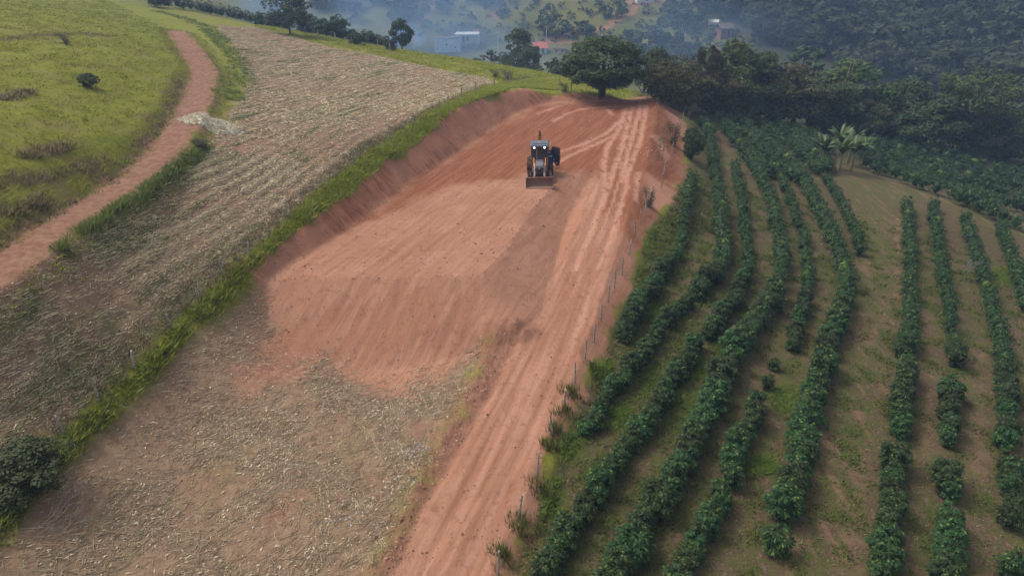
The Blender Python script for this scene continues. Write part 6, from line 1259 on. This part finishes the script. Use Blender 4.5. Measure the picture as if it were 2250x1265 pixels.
pane((-.665, -.25, 1.12), (-.675, .58, 1.12), (-.635, .58, 2.68), (-.615, -.14, 2.68)); pane((-.675, .66, 1.12), (-.675, 1.32, 1.3), (-.635, 1.2, 2.68), (-.635, .66, 2.68)); pane((.675, .66, 1.12), (.675, 1.32, 1.3), (.635, 1.2, 2.68), (.635, .66, 2.68)); pane((-.6, 1.34, 1.42), (.6, 1.34, 1.42), (.58, 1.22, 2.68), (-.58, 1.22, 2.68))
MB().box((0, .35, 1.35), (.5, .5, .12), bevel=.03).box((0, .58, 1.7), (.5, .12, .7), bevel=.03).build('seat', K['black'], cab)
cab.scale = (1.12, 1, 1)
roof = MB().box((0, .50, 2.80), (1.62, 1.80, .18), taper=.93, bevel=.06).build('cab_roof', K['roof'], bh)
for s in (-1, 1): MB().box((s * .40, .12, 2.90), (.56, .10, .03), bevel=.01).build('roof_vent', K['black'], roof)
MB().box((0, .55, 2.91), (.34, .9, .07), bevel=.02).build('roof_hatch', K['hood'], roof)
MB().box((0, -.425, 2.75), (1.3, .03, .10)).build('visor', K['black'], roof)
for s in (-1, 1):
    hl = MB().lathe([(.075, -.03), (.11, .0), (.11, .07)], 'y', (s * .44, -.49, 2.735), 14).build('work_lamp', K['black'], roof)
    MB().lathe([(.075, -.045), (.075, -.012), (.05, .0)], 'y', (s * .44, -.49, 2.735), 14).build('lamp_lens', K['lamp'], hl)
# loader arms, cylinders, bucket
for s in (-1, 1):
    la = MB().prism([(-.30, 1.62), (-.20, 1.78), (-.45, 1.82), (-1.45, 1.40), (-1.40, 1.22), (-.5, 1.56)], 'x', s * .50 - .05, s * .50 + .05).build('loader_arm', K['yellow'], bh)
    MB().prism([(-1.45, 1.395), (-1.75, 1.24), (-2.55, .52), (-2.62, .38), (-2.42, .36), (-1.66, 1.04), (-1.405, 1.222)], 'x', s * .50 - .045, s * .50 + .045).build('lower_arm', K['steel'], la)
    MB().prism([(-.12, .9), (-.12, 1.80), (-.30, 1.80), (-.42, .9)], 'x', s * .66 - .04, s * .66 + .04).build('arm_tower', K['yellow'], bh)
    c = MB().tube([(s * .64, -.45, .85), (s * .60, -1.10, 1.00)], .055, 8).build('lift_cylinder', K['black'], bh); MB().tube([(s * .60, -1.10, 1.0), (s * .56, -1.72, 1.16)], .032, 8).build('rod', K['chrome'], c)
    c = MB().tube([(s * .38, -1.15, 1.55), (s * .38, -1.85, 1.22)], .05, 8).build('tilt_cylinder', K['chrome'], bh); MB().tube([(s * .38, -1.85, 1.22), (s * .40, -2.50, .82)], .03, 8).build('rod', K['chrome'], c)
MB().tube([(-.5, -1.72, 1.18), (.5, -1.72, 1.18)], .06, 10).build('cross_tube', K['yellow'], bh)
prof = [(-3.25, .02), (-2.78, .04), (-2.60, .18), (-2.54, .42), (-2.60, .66), (-2.76, .80), (-2.80, .78), (-2.66, .64), (-2.60, .42), (-2.65, .21), (-2.80, .085), (-3.25, .045)]
bk_ = MB().prism(prof, 'x', -1.14, 1.14).build('bucket', K['steel'], bh)
for s in (-1, 1): MB().prism([(-3.24, .025), (-2.80, .03), (-2.58, .18), (-2.53, .42), (-2.58, .66), (-2.75, .795), (-2.95, .6)], 'x', s * 1.145 - .015, s * 1.145 + .015).build('side_plate', K['steel'], bk_)
MB().box((0, -3.27, .028), (2.34, .14, .03)).build('cutting_edge', K['steel'], bk_)
MB().box((0, -2.79, .81), (2.32, .09, .06)).build('top_rail', K['steel'], bk_)
for s in (-1, 1): MB().box((s * .48, -2.50, .45), (.06, .14, .5)).build('bracket', K['steel'], bk_)
# rear digging arm, folded up behind the cab
MB().box((0, 1.85, .9), (.5, .45, .7), bevel=.04).build('swing_frame', K['black'], bh)
boom = MB().prism([(1.75, 1.1), (2.05, 1.1), (2.75, 2.4), (2.55, 3.15), (2.35, 3.12), (2.45, 2.45)], 'x', -.13, .13).build('boom', K['yellow'], bh)
MB().tube([(0, 1.95, 1.5), (0, 2.45, 2.5)], .06, 8).build('boom_cylinder', K['black'], boom)
st = MB().prism([(2.30, 3.16), (2.45, 3.42), (2.68, 3.32), (3.05, 1.9), (2.88, 1.85)], 'x', -.10, .10).build('dipper', K['black'], bh)
MB().tube([(.0, 2.75, 2.9), (.0, 2.60, 3.2)], .05, 8).build('dipper_cylinder', K['chrome'], st)
MB().prism([(2.75, 1.95), (3.15, 1.95), (3.35, 1.55), (3.15, 1.2), (2.80, 1.15), (3.0, 1.5)], 'x', -.3, .3).build('digging_bucket', K['steel'], bh)
for s in (-1, 1): MB().tube([(s * .55, 1.65, 1.0), (s * .75, 1.75, .25)], .07, 8).box((s * .75, 1.75, .16), (.3, .36, .06)).build('stabiliser', K['black'], bh)
# open door, swung out from the rear pillar
dr = MB().prism([(0, 0), (.10, 1.35), (.62, 1.45), (.78, 1.38), (.92, .55), (.92, .0), (.70, -.12), (.45, .12), (.2, .0)], 'y', -.025, .025).build('door', K['black'], bh)
dr.location = (.74, .58, 1.12); dr.rotation_euler = (0, math.radians(10), math.radians(-25)); dr.scale = (1.15, 1, 1.1)
MB().prism([(.14, .25), (.20, 1.25), (.60, 1.34), (.72, 1.28), (.82, .55), (.82, .25)], 'y', -.032, .032).build('door_glass', K['glass'], dr)
MB().tube([(.16, -.05, .15), (.16, -.08, .4)], .02, 6).build('handle', K['chrome'], dr)

# ---------------------------------------------------------------- worker on the step
def worker(loc, rz):
    J = {'pelvis': (0, 0, .93), 'waist': (0, .0, 1.08), 'chest': (0, .02, 1.28), 'neck': (0, .03, 1.46), 'throat': (0, .02, 1.53), 'head': (0, -.01, 1.62), 'top': (0, 0, 1.72)}
    R = {'pelvis': .15, 'waist': .135, 'chest': .16, 'neck': .06, 'throat': .058, 'head': .095, 'top': .085}; E = [('pelvis', 'waist'), ('waist', 'chest'), ('chest', 'neck'), ('neck', 'throat'), ('throat', 'head'), ('head', 'top')]
    for s, n in ((-1, 'l'), (1, 'r')):
        J.update({n + 'hip': (s * .10, 0, .86), n + 'knee': (s * .11, -.05, .48), n + 'ankle': (s * .11, .02, .09), n + 'toe': (s * .12, -.16, .04), n + 'sh': (s * .19, .02, 1.40), n + 'el': (s * .27, -.02 if s > 0 else -.12, 1.13), n + 'wr': (s * .26, -.20, .98 if s > 0 else 1.25), n + 'palm': (s * .255, -.27, .96 if s > 0 else 1.30)})
        R.update({n + 'hip': .095, n + 'knee': .062, n + 'ankle': .045, n + 'toe': .04, n + 'sh': .07, n + 'el': .047, n + 'wr': .032, n + 'palm': .036})
        E += [('pelvis', n + 'hip'), (n + 'hip', n + 'knee'), (n + 'knee', n + 'ankle'), (n + 'ankle', n + 'toe'), ('chest', n + 'sh'), (n + 'sh', n + 'el'), (n + 'el', n + 'wr'), (n + 'wr', n + 'palm')]
        px_, py_, pz_ = J[n + 'palm']
        for f in range(5):
            o = (f - 2) * .02; l = (.05, .075, .085, .078, .06)[f]
            k1, k2 = f'{n}f{f}a', f'{n}f{f}b'; J[k1] = (px_ + o, py_ - l * .6, pz_ + (.01 if f else -.02)); J[k2] = (px_ + o * 1.1, py_ - l, pz_ - .02); R[k1] = .010; R[k2] = .008
            E += [(n + 'palm', k1), (k1, k2)]
    names = list(J); me = bpy.data.meshes.new('body'); me.from_pydata([J[n] for n in names], [(names.index(a), names.index(b)) for a, b in E], [])
    o = bpy.data.objects.new('person', me); link(o); sk = o.modifiers.new('skin', 'SKIN'); o.modifiers.new('sub', 'SUBSURF').levels = 2
    for i, n in enumerate(names):
        me.skin_vertices[0].data[i].radius = (R[n], R[n]); me.skin_vertices[0].data[i].use_root = n == 'pelvis'
    dg = bpy.context.evaluated_depsgraph_get(); m2 = bpy.data.meshes.new_from_object(o.evaluated_get(dg)); o.modifiers.clear(); o.data = m2
    m2.materials.clear()
    for mm in (plain('work_blue', (.018, .045, .20), .85, .1), plain('skin', (.30, .17, .11), .6), plain('boots', (.03, .022, .018), .7)): m2.materials.append(mm)
    for p in m2.polygons:
        c = p.center; p.use_smooth = True
        p.material_index = 2 if c.z < .10 else 1 if (c.z > 1.50 or (c.y < -.205 and .8 < c.z < 1.4)) else 0
    o.location = loc; o.rotation_euler = (0, 0, rz)
    tag(o, 'person in blue work clothes standing on the backhoe step behind the open door', 'person')
    MB().lathe([(.145, 1.20), (.178, 1.21), (.178, 1.26), (.15, 1.27)], 'z', (0, .015, 0), 18).build('reflective_band', plain('hi_vis', (.45, .55, .06), .6), o)
    MB().lathe([(.107, 1.665), (.108, 1.70), (.09, 1.75), (.03, 1.775)], 'z', (0, -.005, 0), 16).build('hair', plain('hair', (.015, .012, .01), .7), o)
    f = MB()
    for s in (-1, 1): f.box((s * .034, -.100, 1.635), (.022, .012, .012))
    f.build('eyes', plain('eye_dark', (.02, .015, .012), .4), o)
    MB().prism([(-.112, 1.635), (-.135, 1.595), (-.105, 1.59)], 'x', -.012, .012).build('nose', m2.materials[1], o)
    MB().box((0, -.103, 1.565), (.05, .012, .012)).build('mouth', plain('lips', (.20, .08, .065), .6), o)
    for s in (-1, 1): MB().box((s * .1, 0, 1.62), (.02, .04, .06), bevel=.008).build('ear', m2.materials[1], o)
wx = bh.matrix_basis @ Vector((.86, .06, .59))
worker(wx, math.radians(18))

# ---------------------------------------------------------------- houses across the valley
def wallbox(e, w, d, h, mat, openings=(), name='wall'):
    """front wall (towards -y) built round its openings; x0,x1,z0,z1 from the wall's left foot"""
    mb = MB(); t = .2
    xs = sorted({0, w, *[o[0] for o in openings], *[o[1] for o in openings]}); zs = sorted({0, h, *[o[2] for o in openings], *[o[3] for o in openings]})
    for x0, x1 in zip(xs[:-1], xs[1:]):
        for z0, z1 in zip(zs[:-1], zs[1:]):
            cx, cz = (x0 + x1) / 2, (z0 + z1) / 2
            if any(o[0] < cx < o[1] and o[2] < cz < o[3] for o in openings): continue
            mb.box((cx - w / 2, -d / 2 + t / 2, cz), (x1 - x0, t, z1 - z0))
    for s in (-1, 1): mb.box((s * (w / 2 - t / 2), t / 2 + .001, h / 2), (t, d - t, h))
    mb.box((0, d / 2 - t / 2, h / 2), (w - 2 * t, t, h))
    mb.box((0, 0, -.8), (w - .02, d - .02, 1.6))
    return mb.build(name, mat, e)
WH = plain('whitewash', (.55, .60, .66), .8, .2, var=.12, scale=1.5); WH2 = plain('white_paint', (.55, .56, .53), .8, .2, var=.08, scale=1.5); BR = plain('bare_brick', (.28, .135, .10), .9, .1, var=.25, scale=5); TL = plain('clay_tile', (.50, .15, .10), .85, .1, var=.25, scale=3); RB = plain('brown_roof', (.13, .105, .095), .85, .1, var=.3, scale=3); GL = plain('dark_opening', (.03, .035, .045), .3, .4)
def openings(e, w, d, ops, door=()):
    for i, o in enumerate(ops):
        nm = 'door' if i in door else 'window'
        MB().box(((o[0] + o[1]) / 2 - w / 2, -d / 2 + .14, (o[2] + o[3]) / 2), (o[1] - o[0] - .06, .04, o[3] - o[2] - .06)).build(nm, GL, e)
def gable(e, w, d, h, rise, mat, over=.5):
    r = MB(); t = .16
    for s in (-1, 1):
        r.prism([(0, h + rise), (s * (d / 2 + over), h - over * rise / (d / 2)), (s * (d / 2 + over), h - over * rise / (d / 2) + t), (0, h + rise + t)], 'x', -w / 2 - over, w / 2 + over)
    return r.build('roof', mat, e)
def at_ground(name, p, rz, dz=0.0): return empty(name, (p[0], p[1], p[2] + dz), rz)
H_ = L['houses']
e = at_ground('shed', H_['shed'], .12, .3); tag(e, 'long pale bluish white walled shed at the edge of the smoke', 'shed')
ops = [(3.6, 4.3, 1.9, 2.6), (6.6, 7.3, .9, 1.5)]
wallbox(e, 9.2, 6, 4.1, WH, ops); openings(e, 9.2, 6, ops)
MB().box((-2.2, 0, 4.3), (5.0, 6.4, .14), Matrix.Rotation(.04, 3, 'Y').to_quaternion()).box((2.5, 0, 4.5), (4.4, 6.4, .14), Matrix.Rotation(-.05, 3, 'Y').to_quaternion()).build('roof', RB, e)
e = at_ground('white_house', H_['villa'], -.05, .6); tag(e, 'white flat roofed house with open pillared veranda above the shed', 'house')
ops = [(.5, 1.2, .8, 2.2), (1.9, 2.7, 0.02, 2.3), (3.4, 4.2, .8, 2.2)]
wallbox(e, 8, 5, 3.0, WH2, ops); openings(e, 8, 5, ops, (1,))
MB().box((-.4, -1.0, 3.22), (8.8, 7.4, .34), bevel=.03).build('roof', WH2, e)
for k in range(4): MB().box((-3.9 + k * 1.75, -4.2, 1.4), (.22, .22, 3.2)).build('pillar', WH2, e)
MB().box((3.3, -3.6, 1.5), (1.3, .2, 3.0)).build('side_wall', WH2, e)
MB().box((0, -3.6, -.9), (8.2, 2.4, 1.6)).build('terrace', plain('terrace_green', (.16, .20, .10), .9), e)
e = at_ground('red_roof_house', H_['red'], .2, .2); tag(e, 'low house with bright red tiled roof half hidden by valley trees', 'house')
ops = [(.7, 1.4, .8, 1.6), (2.6, 3.3, 0.02, 1.8)]
wallbox(e, 4.2, 4.4, 2.0, WH2, ops); openings(e, 4.2, 4.4, ops, (1,)); gable(e, 4.2, 4.4, 2.0, 1.5, TL)
e = at_ground('brick_house', H_['brick'], .35, .2); tag(e, 'small brick house with brown gable roof on the far slope', 'house')
ops = [(1.0, 1.7, 1.0, 1.9), (2.9, 3.7, 0.02, 2.0)]
wallbox(e, 4.8, 4.4, 2.8, BR, ops); openings(e, 4.8, 4.4, ops, (1,)); gable(e, 4.8, 4.4, 2.8, 1.2, RB)
e = at_ground('white_hut', H_['white'], -.2, .1); tag(e, 'tiny white walled hut just above the small brick house', 'hut')
ops = [(1.0, 1.8, .8, 1.6)]
wallbox(e, 3.2, 3, 2.4, WH2, ops); openings(e, 3.2, 3, ops); gable(e, 3.2, 3, 2.4, .6, WH2, .25)
e = at_ground('cream_house', H_['low'], -.1, .1); tag(e, 'low cream house glimpsed beside the broad domed tree', 'house')
ops = [(.6, 1.3, .7, 1.4), (2.7, 3.4, .7, 1.4)]
wallbox(e, 4.2, 4, 1.8, plain('cream_wall', (.50, .38, .27), .9, .1), ops); openings(e, 4.2, 4, ops); gable(e, 4.2, 4, 1.8, .5, RB, .3)
e = at_ground('roadside_house', H_['top'], .1, .1); tag(e, 'white house at the bend of the far dirt road by the top edge', 'house')
ops = [(1, 2, .8, 1.8), (3.6, 4.5, .02, 2.0)]
wallbox(e, 7, 5, 2.6, WH2, ops); openings(e, 7, 5, ops, (1,)); gable(e, 7, 5, 2.6, 1.1, RB)
for i, (x, y, z, h, w) in enumerate(L['poles']):
    e = empty('utility_pole', (x, y, z)); tag(e, 'pale concrete utility pole ' + ['below the large round tree on the far slope', 'rising above the broad domed tree crown', 'on the valley floor past the domed tree', 'before the small brick house', 'beside the white house trees'][i], 'utility pole', 'utility poles in the valley')
    h = max(h, 4.5) * 1.05; MB().tube([(0, 0, -.5), (0, 0, h)], [.16, .10], 8).build('pole', plain('concrete_%d' % i, (.42, .42, .42), .8), e); MB().box((0, -.14, h * .93), (1.5, .09, .10)).build('crossarm', M['bark'], e)

# ---------------------------------------------------------------- smoke and haze
def smoke(name, c, size, dens, label, seed):
    r = np.random.RandomState(seed); V, F = blob(r, 1.0, 3, size, .06); V[:, 0] += V[:, 2] * .35
    t = NT(name + '_volume'); t.t.nodes.remove(t.b); pv = t.node('ShaderNodeVolumePrincipled'); pv.inputs['Color'].default_value = (.36, .60, .98, 1); pv.inputs['Anisotropy'].default_value = .2
    tc = t.node('ShaderNodeTexCoord'); n = t.node('ShaderNodeTexNoise'); n.inputs['Scale'].default_value = 2.6; n.inputs['Detail'].default_value = 3
    t.t.links.new(tc.outputs['Generated'], n.inputs['Vector'])
    vm = t.node('ShaderNodeVectorMath', operation='DISTANCE'); vm.inputs[1].default_value = (.5, .5, .42); t.t.links.new(tc.outputs['Generated'], vm.inputs[0])
    fall = t.ramp(vm.outputs['Value'], .48, .08); q = t.math('MULTIPLY', fall, t.ramp(n.outputs[0], .38, .68))
    t.t.links.new(t.math('MULTIPLY', q, dens), pv.inputs['Density']); t.t.links.new(pv.outputs[0], t.out.inputs['Volume'])
    o = mesh_obj(name, V, F, t.m, None, True); o.location = c; o['kind'] = 'stuff'; o['label'] = label
    return o
x, y, z = H_['shed']
smoke('smoke', (x - 15, y + 4, z + 5), (8.5, 5, 8), 1.0, 'blue smoke drifting up beside the pale shed', 1)
smoke('smoke', (-70, 262, 2), (34, 12, 18), .20, 'thin blue smoke hanging in front of the far wooded hill', 2)

smoke('smoke', (10, 232, -3), (95, 24, 24), .052, 'broad thin veil of added smoky haze across the valley', 3)  # extra smoke volume added as thicker haze to soften the far valley
hz = MB().box((0, 0, 7.0), (2300, 2300, 94)).build('haze', NT('haze_volume').m); hz['kind'] = 'stuff'; hz['label'] = 'pale blue haze filling the valley air'
hm = hz.data.materials[0].node_tree; hm.nodes.remove(hm.nodes['Principled BSDF'])
pv = hm.nodes.new('ShaderNodeVolumePrincipled'); pv.inputs['Color'].default_value = (.42, .60, .98, 1); pv.inputs['Density'].default_value = 0.00068; pv.inputs['Anisotropy'].default_value = .1
hm.links.new(pv.outputs[0], hm.nodes['Material Output'].inputs['Volume'])
